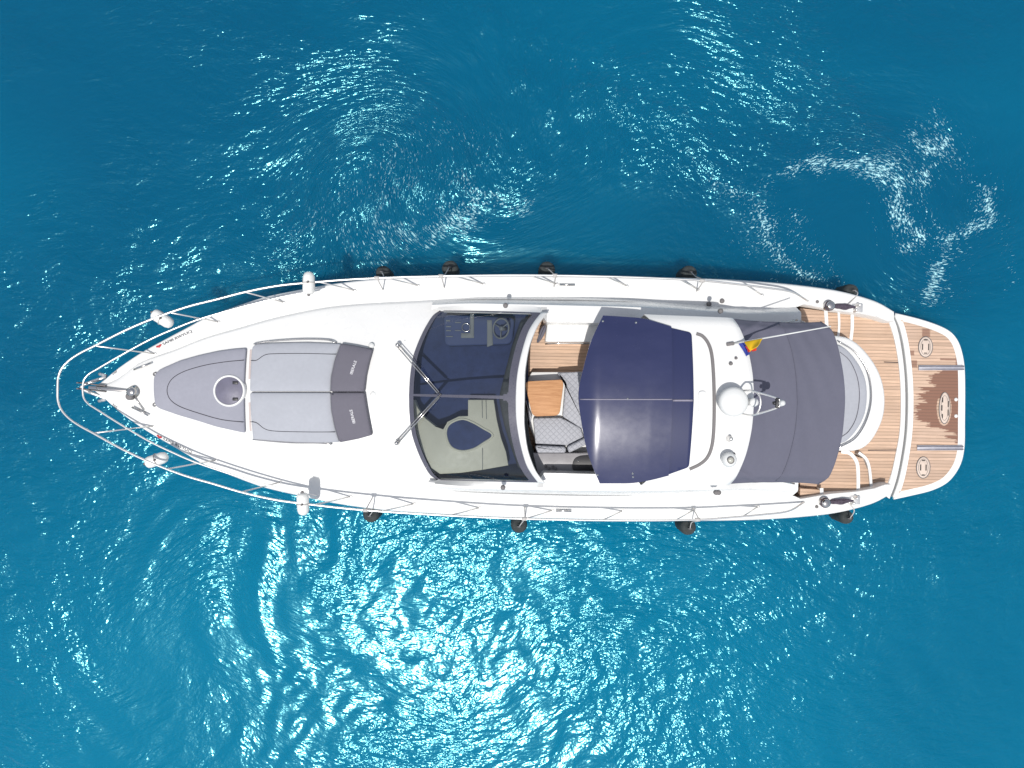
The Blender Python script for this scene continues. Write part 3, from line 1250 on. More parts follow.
# sofa: quilted seats and bolsters
seat_z = 1.86
sofa_bm = slab(LP([(528, 378), (532, 372), (620, 372), (620, 452), (540, 452), (529, 425)], 1.7), 1.70, 0.28, 0.02)
sofa = obj('sofa', sofa_bm, M['deckw'], yacht, autos=0.7)
bm = slab(round_poly(LP([(533, 418), (561, 417.5), (581, 428), (584, 438), (567, 446), (535.5, 444.5)], seat_z), 0.05), seat_z, 0.16, 0.035)
obj('seat_cushion', bm, M['quilt'], sofa)
bm = slab(round_poly(LP([(557, 373), (588, 371), (588, 430), (582.5, 429), (562.5, 416.5), (565.5, 384)], seat_z), 0.05), seat_z + 0.004, 0.16, 0.035)
obj('seat_cushion', bm, M['quilt'], sofa)
bm = slab(round_poly(LP([(525.5, 400), (532, 417), (529.5, 428), (527, 420)], seat_z), 0.02), seat_z - 0.006, 0.16, 0.02)
obj('seat_cushion', bm, M['quilt'], sofa)
bm = slab(round_poly(LP([(535, 445.5), (566, 447), (566, 453.5), (537, 453.5)], 2.0), 0.05), 2.0, 0.3, 0.05)
obj('backrest', bm, M['quilt'], sofa)
bm = slab(round_poly(LP([(567, 447), (586, 437.5), (590, 443), (569, 453.5)], 2.0), 0.05), 2.0, 0.3, 0.05)
obj('backrest', bm, M['quilt'], sofa)
bm = BM()
ttop = round_poly(LP([(524.5, 381.5), (562, 379.5), (563.5, 384), (559.5, 415.5), (532.5, 416.5)], 2.08), 0.10)
bm = slab(ttop, 2.10, 0.05, 0.012)
tb = obj('dining_table', bm, M['table'], yacht, autos=0.8)
bm = BM()
c = L(545, 398, 1.5)
add_lathe(bm, (c.x, c.y, COCK_Z + 0.001), (0, 0, 1), [(0, 0.2), (0.03, 0.19), (0.05, 0.05), (0.6, 0.045), (0.62, 0.14), (0.626, 0.14)], 18)
obj('pedestal', bm, M['steel'], tb)

# ---- hard top
def top_z(u, v, z0=3.36):
    return z0 - 0.105 * v * v - 0.02 * max(0.0, u - U(650, 3.3))


HTE = [(753.5, 401.5), (753.2, 385), (752.3, 371), (749.5, 352), (746.2, 339), (742, 327), (737, 317)]
hte = spline([L(x, y, 3.25) for x, y in HTE], 5)
hte[0].y = 0
HVn, HUn = np.array([p.y for p in hte]), np.array([p.x for p in hte])
bm = BM()
rows = []
uh0 = U(644, 3.2)
vmax_f = 1.50
for k in range(49):
    wv = -1 + 2 * k / 48
    r = []
    for i in range(30):
        f = i / 29
        vm = vmax_f - 0.03 * f
        v = wv * vm
        ue = float(np.interp(abs(v), HVn, HUn))
        ust = uh0 + 0.25 * (1 - abs(wv) ** 6)
        u = ust + (ue - ust) * f
        a = abs(wv)
        z = top_z(u, v) - 0.07 * sst((a - 0.93) / 0.07)
        if f > 0.93:
            z -= 0.05 * ((f - 0.93) / 0.07) ** 2
        r.append(Vector((u, v, z)))
    rows.append(r)
# skirt down the outer edges so that the shell has depth
rows = [[Vector((p.x, p.y + 0.05, p.z - 0.5)) for p in rows[0]], [Vector((p.x, p.y + 0.008, p.z - 0.03)) for p in rows[0]]] + rows + [[Vector((p.x, p.y - 0.008, p.z - 0.03)) for p in rows[-1]], [Vector((p.x, p.y - 0.05, p.z - 0.5)) for p in rows[-1]]]
add_sheet(bm, rows, 0.06)
ht = obj('hard_top', bm, M['gel'], yacht, autos=0.8)
# rubber seal following the roof opening
sealp = [(697, 333.5), (703, 336), (708, 342.5), (711, 352), (712.3, 368), (712.9, 400), (712.7, 432), (711, 448), (707, 458), (700, 464.5), (690, 469.5)]
sp = spline([L(x, y, 3.25) for x, y in sealp], 6)
bm = BM()
rows = []
for i, p in enumerate(sp):
    t = (sp[min(i + 1, len(sp) - 1)] - sp[max(i - 1, 0)]).normalized()
    nn = Vector((t.y, -t.x, 0))
    if nn.x < 0 and abs(nn.x) > 0.2:
        nn = -nn
    wd = 0.03
    z = top_z(p.x, p.y)
    rows.append([Vector((p.x, p.y, z + 0.002)) - nn * wd, Vector((p.x, p.y, z + 0.022)) - nn * wd * 0.7, Vector((p.x, p.y, z + 0.022)) + nn * wd * 0.7, Vector((p.x, p.y, z + 0.002)) + nn * wd])
add_grid(bm, rows)
obj('roof_seal', bm, M['seal'], ht, autos=0.8)
# raised white inner lid edge beside the seal
bm = slab(round_poly(LP([(699, 391), (706.5, 391), (707.5, 414), (699, 414)], 3.38), 0.05), lambda u, v: top_z(u, v) + 0.035, 0.05, 0.012)
obj('roof_latch', bm, M['gel'], ht)
# rear fixed tinted roof light
rp = LP([(668, 326), (693.5, 332), (693.8, 400), (690.8, 468), (668, 476.5)], 3.36)
bm = slab(round_poly(rp, 0.06), lambda u, v: top_z(u, v) + 0.022, 0.03, 0.006, dens=0.12)
obj('roof_light', bm, M['navy2'], ht)
# sliding navy roof panel, its front corners curved down
pl_top = [(603.7, 315), (624, 316.2), (643.8, 318), (658, 322), (672, 326.4)]
pl_bot = [(669.5, 476), (652, 480.6), (634, 483.7), (617, 484.2), (600.4, 484.3)]
pl_front = [(600.4, 484.3), (592.5, 466), (586, 446.6), (580.5, 417), (578.3, 393), (583, 369), (590, 344), (597, 328), (603.7, 315)]
zpan = lambda u, v: top_z(u, v, 3.425) - 0.16 * sst((U(600, 3.4) - u) / 0.6)
tpn = spline(LP(pl_top, 3.3), 4)
bpn = spline(LP(pl_bot, 3.3), 4)
fpn = spline(LP(pl_front, 3.3), 4)
fv = np.array([p.y for p in fpn])
fu = np.array([p.x for p in fpn])
aft_v = np.array([bpn[0].y, tpn[-1].y])
aft_u = np.array([bpn[0].x, tpn[-1].x])
bm = BM()
rows = []
tvx, tvy = np.array([p.x for p in tpn]), np.array([p.y for p in tpn])
bvx, bvy = np.array([p.x for p in bpn[::-1]]), np.array([p.y for p in bpn[::-1]])
uaft = float(np.mean(aft_u))
NU, NV = 46, 60
for i in range(NV + 1):
    f = i / NV
    r = []
    for j in range(NU + 1):
        g = j / NU
        # transfinite fill
        v0 = bpn[-1].y + (tpn[0].y - bpn[-1].y) * f
        ufr = float(np.interp(v0, fv, fu))
        u = ufr + (uaft - ufr) * g
        vt = float(np.interp(u, tvx, tvy))
        vb = float(np.interp(u, bvx, bvy))
        v = vb + (vt - vb) * f
        r.append(Vector((u, v, zpan(u, v))))
    rows.append(r)
add_sheet(bm, rows, 0.03)
pan = obj('sliding_roof_panel', bm, M['navy'], ht, autos=0.9)
bm = BM()
pts = [L(x, 399.4, 3.4) for x in np.linspace(580.5, 672, 20)]
add_tube(bm, [Vector((p.x, p.y, zpan(p.x, p.y) + 0.003)) for p in pts], 0.011, 6)
pts = [L(x, 400.4, 3.4) for x in np.linspace(673, 693, 6)]
add_tube(bm, [Vector((p.x, p.y, top_z(p.x, p.y) + 0.026)) for p in pts], 0.02, 6)
objs('seam_strip', bm, mat('pale_seam', (0.22, 0.21, 0.27), 0.5), pan)
bm = BM()
for x, y in ((627.5, 399), (604, 320.5), (637.5, 322), (598.5, 476), (634, 474.5), (634.5, 478)):
    p = L(x, y, 3.4)
    add_lathe(bm, (p.x, p.y, zpan(p.x, p.y) - 0.002), (0, 0, 1), [(0, 0.022), (0.012, 0.02), (0.018, 0.001)], 10)
objs('stud', bm, M['steel'], pan)

# roof equipment
def on_top(px, py, h):
    p = L(px, py, 3.3 + h)
    return Vector((p.x, p.y, top_z(p.x, p.y)))


c = on_top(735.5, 402, 0.42)
bm = BM()
add_lathe(bm, (c.x, c.y, c.z + 0.16), (0, 0, 1), [(0, 0.21), (0.03, 0.245), (0.11, 0.25), (0.15, 0.238), (0.172, 0.20), (0.182, 0.12), (0.185, 0.001)], 40)
rad = obj('radar_dome', bm, M['dome'], yacht)
bm = BM()
add_lathe(bm, (c.x, c.y, c.z - 0.03), (0, 0, 1), [(0, 0.13), (0.06, 0.10), (0.15, 0.10), (0.20, 0.14)], 20)
obj('pedestal', bm, M['gel'], rad)
# tubular mast behind the radar with lamp
bm = BM()
b1, b2 = on_top(742, 391, 0.25), on_top(742, 413.5, 0.25)
tipu = on_top(778, 398.5, 0.85)
zt = 4.05
q1 = Vector((L(757, 392, 3.9).x, L(757, 392, 3.9).y, 3.86))
q2 = Vector((L(757, 414.5, 3.9).x, L(757, 414.5, 3.9).y, 3.86))
e1, e2 = L(777.5, 398.5, zt), L(777.5, 407.5, zt)
add_tube(bm, spline([b1 + Vector((0, 0, -0.02)), b1.lerp(q1, 0.5) + Vector((0, 0.02, 0.12)), q1, e1, L(779, 403, zt), e2, q2, b2.lerp(q2, 0.5) + Vector((0, -0.02, 0.12)), b2 + Vector((0, 0, -0.02))], 6), 0.017, 8)
add_tube(bm, spline([q1, L(760, 397, 3.92), L(760.5, 404, 3.92), L(759, 410, 3.9), q2], 5), 0.014, 8)
mast = obj('mast_frame', bm, M['rail'], yacht)
bm = BM()
p = L(782, 403, 4.1)
add_lathe(bm, (p.x, p.y, 4.0), (0, 0, 1), [(0, 0.03), (0.02, 0.055), (0.06, 0.055), (0.065, 0.045), (0.14, 0.045), (0.155, 0.02), (0.157, 0.001)], 16)
ml = obj('mast_lamp', bm, M['dome'], mast)
bm = BM()
p2 = L(777.5, 403, 4.05)
add_box(bm, (p2.x, p2.y, 4.04), (0.06, 0.17, 0.07), 0, 0.01)
add_lathe(bm, (L(773.5, 403, 4).x, L(773.5, 403, 4).y, 4.02), (0, 0, 1), [(0, 0.03), (0.05, 0.03), (0.055, 0.001)], 12)
obj('bracket', bm, M['dark'], mast)
bm = BM()
p = L(754.5, 402.5, 3.6)
add_lathe(bm, (p.x, p.y, 3.25), (0, 0, 1), [(0, 0.07), (0.22, 0.05), (0.28, 0.075), (0.34, 0.075), (0.36, 0.03), (0.362, 0.001)], 18)
obj('antenna_base', bm, M['gel'], yacht)
# search light
c = on_top(731.5, 460.5, 0.25)
bm = BM()
add_lathe(bm, (c.x, c.y, c.z - 0.02), (0, 0, 1), [(0, 0.07), (0.10, 0.065), (0.13, 0.12), (0.20, 0.13), (0.25, 0.11), (0.27, 0.07), (0.275, 0.001)], 24)
sr = obj('search_light', bm, M['dome'], yacht)
bm = BM()
add_lathe(bm, (c.x, c.y, c.z + 0.25), (0, 0, 1), [(0, 0.06), (0.028, 0.055), (0.030, 0.001)], 18)
obj('lens', bm, M['lens'], sr)
bm = BM()
add_tube(bm, [Vector((c.x + 0.055 * math.cos(a), c.y + 0.055 * math.sin(a), c.z + 0.28)) for a in np.linspace(0, 6.283, 18, endpoint=False)], 0.008, 6, closed=True)
obj('lens_ring', bm, M['seal'], sr)
c = on_top(731.5, 439, 0.15)
bm = BM()
add_lathe(bm, (c.x, c.y, c.z - 0.02), (0, 0, 1), [(0, 0.065), (0.03, 0.06), (0.05, 0.035), (0.14, 0.03), (0.16, 0.035), (0.17, 0.001)], 16)
obj('horn', bm, M['rail'], yacht)
for x, y, r in ((735.5, 454.5, 0.022), (737, 358, 0.024), (731.5, 363.5, 0.032)):
    bm = BM()
    c = on_top(x, y, 0.05)
    add_lathe(bm, (c.x, c.y, c.z - 0.01), (0, 0, 1), [(0, r), (0.05, r), (0.07, r * 0.7), (0.072, 0.001)], 10)
    obj('deck_fitting', bm, M['seal'], yacht)
# dark drain/vent marks on cabin sides
for x, y, z in ((720.5, 311, 2.75), (716, 492.5, 2.7), (718.5, 492.5, 2.7), (505.5, 305.5, 2.60), (503, 487.5, 2.6), (709, 304, 1.64), (722, 301, 1.6)):
    p = L(x, y, z)
    bm = BM()
    add_lathe(bm, (p.x, p.y, p.z - 0.03), (0, 0, 1), [(0, 0.045), (0.055, 0.045), (0.07, 0.025), (0.071, 0.001)], 12)
    obj('deck_fitting', bm, M['seal'], yacht)

# ---- grey canvas canopy
CF = hte
cz = lambda u, v: 3.24 - 0.105 * v * v - 0.05 * (u - U(745, 3.2)) * 0.6
ce = spline(LP([(843.5, 400), (843, 385), (842, 369), (839.5, 350), (836.5, 336), (832.5, 326.5), (826.7, 321.5)], 3.1), 5)
ce[0].y = 0
bm = BM()
rows = []
evn, eun = np.array([p.y for p in ce]), np.array([p.x for p in ce])
for k in range(81):
    wv = -1 + 2 * k / 80
    r = []
    for i in range(61):
        f = i / 60
        vm = 1.475 - 0.03 * f - 0.035 * math.sin(math.pi * f)
        v = wv * vm
        us_ = float(np.interp(abs(v), HVn, HUn)) - 0.03
        ue = float(np.interp(abs(v), evn, eun))
        u = us_ + (ue - us_) * f
        a = abs(wv)
        sag = 0.05 * abs(math.sin(math.pi * f * 2)) * (1 - a * 0.4)
        z = cz(u, v) - 0.05 - sag - 0.10 * sst((a - 0.9) / 0.1)
        z += 0.012 * math.sin(9 * f + 3 * wv) * a + 0.006 * math.sin(31 * f * (1 + 0.2 * wv) + 4 * wv)
        # taut fold running in from the front corners
        fold = math.exp(-((f - (a - 0.80) * 1.6) / 0.035) ** 2) if a > 0.8 else 0
        z += 0.035 * fold
        r.append(Vector((u, v, z)))
    rows.append(r)
add_sheet(bm, rows, 0.008)
can = obj('canopy', bm, M['canvas'], yacht, autos=1.2)
bm = BM()
zz = lambda u, v, f, a: cz(u, v)
pts = []
for k in range(61):
    wv = -0.98 + 1.96 * k / 60
    src = rows[int(round((wv + 1) / 2 * 80))]
    pts.append(src[30] + Vector((0, 0, 0.004)))
add_tube(bm, pts, 0.008, 6)
obj('seam', bm, M['canvas'], can)
bm = BM()
add_tube(bm, [rows[k][60] + Vector((0.004, 0, -0.01)) for k in range(0, 81, 2)], 0.014, 6)
obj('hem', bm, M['canvas'], can)
bm = BM()
for s in (1, -1):
    e = rows[80 if s > 0 else 0][60]
    m_ = rows[80 if s > 0 else 0][30]
    add_tube(bm, spline([e + Vector((-0.05, -s * 0.05, -0.03)), e + Vector((0.03, -s * 0.03, -0.5)), Vector((e.x + 0.02, s * 1.62, 1.5))], 5), 0.016, 8)
    add_tube(bm, spline([m_ + Vector((0, -s * 0.05, -0.03)), m_ + Vector((0.1, 0, -0.6)), Vector((U(795, 1.9), s * 1.55, 1.95))], 5), 0.016, 8)
objs('support_pole', bm, M['steel'], can)

# ---- stern: lounge, steps, aft deck, transom, platform
AZ = 0.86
tr_in = [(883, 313), (889.5, 325), (895, 345), (899, 372), (900.3, 400), (899.3, 430), (895, 455), (889.5, 478), (882, 494)]
tr_out = [(891, 313.5), (896.5, 326), (901, 346), (904.2, 372), (905.3, 400), (904.4, 430), (901, 456), (896, 480), (889.5, 498.5)]
ti, to = spline(LP(tr_in, AZ), 5), spline(LP(tr_out, AZ), 5)
bm = BM()
fan_in = [Vector((U(798, 0.9), p.y, AZ)) for p in ti]
rows = []
for a, b in zip(fan_in, ti):
    rows.append([a.lerp(b, k / 10) for k in range(11)])
add_grid(bm, rows)
aft = obj('aft_deck', bm, M['teak'], yacht, smooth=False)
bm = BM()
rows = []
for a, b in zip(ti, to):
    rows.append([Vector((a.x - 0.004, a.y, AZ - 0.05)), Vector((a.x, a.y, AZ + 0.025)), Vector((a.x + 0.012, a.y, AZ + 0.035)), Vector((b.x - 0.02, b.y, AZ + 0.035)), Vector((b.x, b.y, AZ + 0.015)), Vector((b.x + 0.002, b.y, -0.2))])
add_grid(bm, rows)
obj('transom', bm, M['gel'], yacht, autos=0.8)
bm = BM()
add_tube(bm, LP([(868, 450.2), (898.5, 450)], AZ + 0.005), 0.008, 5)
add_tube(bm, LP([(884, 362), (898, 362.5)], AZ + 0.005), 0.008, 5)
objs('deck_joint', bm, M['seam'], aft)
# inner walls of the gunwales
bm = BM()
for s in (1, -1):
    rows = []
    for u in np.linspace(UB, UE, 20):
        d = inner(u)
        rows.append([Vector((u, s * d, zs(u) + 0.035)), Vector((u, s * (d - 0.012), zs(u) + 0.02)), Vector((u, s * (d - 0.02), 0.7))])
    rows.append([Vector((UE, s * hb(UE), zs(UE) + 0.03)), Vector((UE, s * hb(UE), zs(UE))), Vector((UE, s * (hb(UE) - 0.02), 0.5))])
    add_grid(bm, rows)
objs('gunwale_wall', bm, M['gel'], yacht, autos=0.7)

# lounge base and its cushion
lo = [(800, 336), (835, 335.4), (852.7, 340), (868, 354), (880, 373.5), (885.2, 396), (883, 419), (872, 440.5), (858.6, 450), (838, 451), (800, 450)]
bm = slab(spline(LP(lo, 1.62), 4, closed=True), 1.64, 0.85, 0.07, dens=0.06)
lounge = obj('stern_lounge', bm, M['gel'], yacht, autos=0.9)
bm = BM()
rl = spline(LP([(838, 341), (855, 352), (867.5, 371), (871.5, 396), (867, 419), (855.5, 438), (838, 448)], 1.70), 6)
add_tube(bm, rl, 0.014, 6)
obj('rim_rail', bm, M['steel'], lounge)
ct = thing('lounge_cushion', 'pale grey rounded cushion on the white stern lounge behind the canopy', 'cushion', L(850, 396, 1.64))
cu_ = [(806, 345), (837, 344.5), (853, 356), (864.5, 376), (867.2, 397), (863.5, 418), (851.5, 436.5), (838, 444), (806, 444)]
bm = slab(spline(LP(cu_, 1.74), 4, closed=True), 1.755, 0.11, 0.04, crown=0.03, dens=0.06)
cush = obj('cushion_pad', bm, M['pad'], ct)
bm = BM()
add_tube(bm, spline(LP([(840, 352), (850, 361), (857.5, 378), (859.5, 397), (856.5, 417), (849, 431), (840, 438)], 1.79), 5), 0.006, 5)
obj('piping', bm, M['paddark'], ct)

# steps
def step(poly, z, nosing, nz_w=0.075):
    bm = slab(LP(poly, z), z, z - AZ + 0.05, 0.012)
    o = obj('step', bm, M['teak'], yacht, autos=0.6)
    p = spline(LP(nosing, z), 5)
    bm = BM()
    rows = []
    for i, q in enumerate(p):
        t = (p[min(i + 1, len(p) - 1)] - p[max(i - 1, 0)]).normalized()
        n_ = Vector((t.y, -t.x, 0)) * nz_w * 0.5
        rows.append([q - n_ + Vector((0, 0, -0.005)), q - n_ * 0.9 + Vector((0, 0, 0.012)), q + n_ * 0.9 + Vector((0, 0, 0.012)), q + n_ + Vector((0, 0, -0.01)), q + n_ + Vector((0, 0, AZ - z + 0.003))])
    vs = add_grid(bm, rows)
    obj('nosing', bm, M['gel'], o, autos=0.7)


step([(800, 308), (825, 311), (826, 340), (800, 340)], 1.33, [(825.5, 309), (826.5, 325), (827, 342)])
step([(824, 312), (838, 313), (838, 338), (824, 340)], 1.17, [(838.5, 312), (839, 325), (838, 338)], 0.05)
step([(837, 313), (851, 315), (850, 339), (837, 338)], 1.01, [(852, 315), (852, 328), (850.5, 341)], 0.07)
step([(800, 488), (821, 490), (821, 503), (800, 504)], 1.33, [(821.5, 488), (821.5, 495), (821.5, 500)])
step([(800, 452), (842, 452), (852, 456), (857, 468), (857, 495), (800, 500)], 1.17, [(841, 451.5), (850, 453.5), (856.5, 462), (858, 474), (858, 494)], 0.075)
step([(855, 456), (863, 458), (868, 470), (870, 493), (857, 495)], 1.01, [(858.5, 452.5), (866, 459), (869.5, 470), (871.5, 492)], 0.06)

# swim platform
PZ = 0.50
pf_in = [(894.5, 315.5), (899.8, 328), (904.3, 348), (907.3, 374), (908.4, 400), (907.4, 430), (904, 456), (899, 480), (893, 497)]
pf_out = [(894.5, 314.3), (917, 319.8), (936, 326), (948, 332), (955, 339.5), (959.5, 350), (962.5, 366), (963.2, 390), (963, 420), (962.6, 446), (959.5, 462), (953, 474), (944, 483), (930, 489.5), (912, 494), (893, 498.2)]
pin, pout = spline(LP(pf_in, PZ), 5), spline(LP(pf_out, PZ), 5)
outl = pin[::-1] + pout[1:]
plat_outline = pin + pout[::-1][1:-1]
bm = slab(plat_outline, PZ, 0.22, 0.03, dens=0.08)
plat = obj('swim_platform', bm, M['gel'], yacht, autos=0.8)
# teak inlay, row by row so that the damp patch is a property of the planks
iu, iv_ = np.array([p.x for p in pin]), np.array([p.y for p in pin])
tk_out = inset_ring(densify(plat_outline, 0.03), 0.105)
ov = [(p.x, p.y) for p in tk_out]
vmin, vmax = min(p[1] for p in ov), max(p[1] for p in ov)
wet_edge_y = [368, 372, 376, 381, 386, 392, 397, 403, 408, 413, 418, 423, 427, 429, 441, 443]
wet_edge_x = [940, 938, 934, 931, 929, 927, 925, 923, 920, 916, 920, 924, 930, 947, 953, 966]


def row_span(v):
    xs_ = []
    m = len(ov)
    for i in range(m):
        (x0, y0), (x1, y1) = ov[i], ov[(i + 1) % m]
        if (y0 - v) * (y1 - v) <= 0 and y0 != y1:
            xs_.append(x0 + (x1 - x0) * (v - y0) / (y1 - y0))
    return (min(xs_), max(xs_)) if len(xs_) > 1 else None


bm = BM()
lay = bm.verts.layers.float.new('wet')
prev = None
jit = {}
NV2, NU2 = 260, 90
for i in range(NV2 + 1):
    v = vmin + 0.004 + (vmax - vmin - 0.008) * i / NV2
    sp_ = row_span(v)
    if sp_ is None:
        continue
    py = ax(930) * 0 + 384 - (W((U(930, PZ), v, PZ)).y) * FPX / (CAM_H - PZ)
    pid = math.floor(v / 0.066)
    if pid not in jit:
        random.seed(pid * 13 + 5)
        jit[pid] = random.uniform(-8, 6)
        random.seed(pid * 7 + 1)
    row = []
    we = np.interp(py, wet_edge_y, wet_edge_x, left=2000, right=2000) + jit[pid] + 2.2 * math.sin(i * 1.9) + 1.4 * math.sin(i * 0.7 + 1)
    if 351 < py < 356:
        strip = (902, 914)
    elif 360 < py < 368:
        strip = (903, 917) if py > 361 else None
    elif 329 < py < 337:
        strip = (922, 930)
    elif 358 < py <= 361.5:
        strip = (940, 958)
    else:
        strip = None
    for j in range(NU2 + 1):
        u = sp_[0] + (sp_[1] - sp_[0]) * j / NU2
        vert = bm.verts.new((u, v, PZ + 0.005))
        px = 512 + W((u, v, PZ)).x * FPX / (CAM_H - PZ)
        wet = min(1, max(0, (px - we) / 1.2)) if 368 <= py <= 443 else 0.0
        if strip and strip[0] < px < strip[1]:
            wet = 0.8
        if 346 < py < 372 and px > 955.5:
            wet = max(wet, 0.75)
        if 372 <= py < 440 and px > 957:
            wet = max(wet, 0.85)
        if 440 < py < 466 and px < 905 + (470 - py) * 0.12 and px > 900:
            wet = max(wet, 0.6)
        if 922 < px and ((px - 944) / 8.5) ** 2 + ((py - 408) / 20) ** 2 < 0.75 and py > 398:
            wet = 0.0
        vert[lay] = wet
        row.append(vert)
    if prev is not None:
        for j in range(NU2):
            bm.faces.new((prev[j], prev[j + 1], row[j + 1], row[j]))
    prev = row
obj('teak_inlay', bm, M['teakwet'], plat, smooth=False)
# inlaid oval hatches with dark finger slots
M['inlay'] = worn(mat('pale_teak_hatch', (0.6, 0.5, 0.42), 0.6), (0.62, 0.51, 0.43), 0.15, 8, (0.5, 0.7))


def hatch(px, py, rx, ry, slots, m='inlay'):
    c = L(px, py, PZ)
    k = (CAM_H - PZ) / FPX
    pts = [Vector((c.x + rx * k * math.cos(a), c.y + ry * k * math.sin(a), 0)) for a in np.linspace(0, 6.2832, 40, endpoint=False)]
    o = obj('platform_hatch', slab(pts, PZ + 0.013, 0.012, 0.004, dens=0.2), M[m], plat)
    bm = BM()
    ring = [Vector((c.x + (rx + 0.2) * k * math.cos(a), c.y + (ry + 0.2) * k * math.sin(a), PZ + 0.012)) for a in np.linspace(0, 6.2832, 40, endpoint=False)]
    add_tube(bm, ring, 0.009, 5, closed=True)
    ring = [Vector((c.x + (rx * 0.72) * k * math.cos(a), c.y + (ry * 0.8) * k * math.sin(a), PZ + 0.012)) for a in np.linspace(0, 6.2832, 40, endpoint=False)]
    add_tube(bm, ring, 0.005, 5, closed=True)
    obj('edge_ring', bm, M['seal'], o)
    bm = BM()
    for (dx, dy, w_, h_) in slots:
        add_box(bm, (c.x + dx * k, c.y + dy * k, PZ + 0.014), (w_ * k, h_ * k, 0.008), 0, 0.0)
    objs('finger_slot', bm, M['gap'], o, smooth=False)


hatch(925.3, 347, 6.8, 10, [(-3.1, 0, .9, 6), (3.1, 0, 1.0, 6.5), (0, 7, 3.6, 1), (0, -6.2, 3.0, .9)])
hatch(923, 467.5, 6.6, 10.5, [(-2.7, 0, 1.0, 6), (2.7, 0, 1.0, 6), (0, 7, 3, .9), (0, -7.4, 3, .9)])
hatch(944.3, 408, 5.2, 15.5, [(-2.2, 8, 1, 5), (-2.8, 0, 1, 5.5), (-2.2, -8, 1, 4), (3.5, 4, 1, 6), (3.5, -4.5, 1, 6)])
for y, x0, x1 in ((367.8, 918, 963), (447.7, 916.5, 962.3)):
    a, b = L(x0, y, PZ), L(x1, y, PZ)
    bm = BM()
    add_box(bm, (a + b) / 2 + Vector((0, 0, 0.02)), ((b - a).length, 0.105, 0.035), math.atan2(b.y - a.y, b.x - a.x), 0.008)
    rb = obj('boarding_rail', bm, worn(mat('brushed_rail', (0.45, 0.45, 0.5), 0.4, 0.2), (0.42, 0.42, 0.47), 0.2, 12, (0.3, 0.5)), plat, autos=0.5)
    bm = BM()
    for d in (-0.03, 0.03):
        o_ = Vector((0, d, 0.042))
        add_tube(bm, [a + o_, b + o_], 0.008, 6)
    objs('track', bm, M['frit'], rb)
for y in (399.5, 416):
    bm = BM()
    add_lathe(bm, L(955.8, y, PZ) + Vector((0, 0, 0.004)), (0, 0, 1), [(0, 0.04), (0.012, 0.035), (0.018, 0.012), (0.019, 0.001)], 14)
    obj('platform_socket', bm, M['fender'], plat)
bm = BM()
add_tube(bm, [Vector((p.x + 0.02, p.y, PZ - 0.03)) for p in pout], 0.035, 8)
obj('bumper_strip', bm, M['gel'], plat)
bm = BM()
gp = [a.lerp(b, 0.5) for a, b in zip(to, [Vector((p.x, p.y, AZ)) for p in pin])]
rows = [[Vector((a.x - 0.03, a.y, 0.40)), Vector((b.x + 0.05, b.y, 0.40))] for a, b in zip(to, pin)]
add_grid(bm, rows)
obj('hinge_gap', bm, M['gap'], plat, smooth=False)

# ---- bow fittings
def dz_at(px, py, z=2.1):
    p = L(px, py, z)
    return Vector((p.x, p.y, deck_z(p.x, p.y)))


bm = BM()
a, b = L(84, 387, 2.06), L(133, 391.5, 2.12)
add_box(bm, (a + b) / 2 + Vector((0.05, 0, 0.03)), ((b - a).length - 0.15, 0.06, 0.06), math.atan2(b.y - a.y, b.x - a.x), 0.012)
anc = obj('anchor', bm, M['steel'], yacht)
bm = BM()
for s in (1, -1):
    p0 = L(84, 387, 2.05)
    add_box(bm, (p0.x + 0.16, p0.y + s * 0.055, 2.05), (0.55, 0.022, 0.13), -0.09, 0.006)
obj('bow_roller', bm, M['seal'], anc)
bm = BM()
p0 = L(97, 387.5, 1.9)
vs_ = [Vector((p0.x - 0.05, p0.y - 0.26, 1.72)), Vector((p0.x + 0.10, p0.y - 0.20, 1.80)), Vector((p0.x - 0.32, p0.y, 1.86)), Vector((p0.x + 0.10, p0.y + 0.20, 1.80)), Vector((p0.x - 0.05, p0.y + 0.26, 1.72))]
add_tube(bm, spline(vs_, 4), 0.035, 8)
obj('fluke', bm, M['rail'], anc)
bm = BM()
c = dz_at(134.5, 391.5)
add_lathe(bm, (c.x, c.y, c.z - 0.01), (0, 0, 1), [(0, 0.12), (0.03, 0.115), (0.05, 0.075), (0.11, 0.06), (0.13, 0.085), (0.16, 0.08), (0.17, 0.03), (0.172, 0.001)], 22)
wl = obj('windlass', bm, M['steel'], yacht)
bm = BM()
add_lathe(bm, (c.x - 0.05, c.y - 0.09, c.z - 0.01), (0, 0, 1), [(0, 0.07), (0.10, 0.07), (0.12, 0.05), (0.121, 0.001)], 16)
obj('motor_cap', bm, M['seal'], wl)
bm = BM()
ch = [dz_at(x, y) + Vector((0, 0, 0.02)) for x, y in ((118, 390.6), (124, 391), (130, 391.3))]
add_tube(bm, ch, 0.022, 6)
e = dz_at(144, 410)
add_tube(bm, [c + Vector((0, -0.05, 0.05)), dz_at(138, 401) + Vector((0, 0, 0.02)), e + Vector((0, 0, 0.03))], 0.012, 6)
obj('chain', bm, M['steel'], wl)


def cleat(px, py, ang, ln=0.28):
    c = dz_at(px, py, 2.0)
    bm = BM()
    d = Vector((math.cos(ang), math.sin(ang), 0))
    add_tube(bm, [c - d * ln / 2 + Vector((0, 0, 0.07)), c + Vector((0, 0, 0.06)), c + d * ln / 2 + Vector((0, 0, 0.07))], 0.018, 8)
    add_tube(bm, [c - d * 0.06 + Vector((0, 0, -0.01)), c - d * 0.05 + Vector((0, 0, 0.065))], 0.018, 8)
    add_tube(bm, [c + d * 0.06 + Vector((0, 0, -0.01)), c + d * 0.05 + Vector((0, 0, 0.065))], 0.018, 8)
    obj('cleat', bm, M['steel'], yacht)


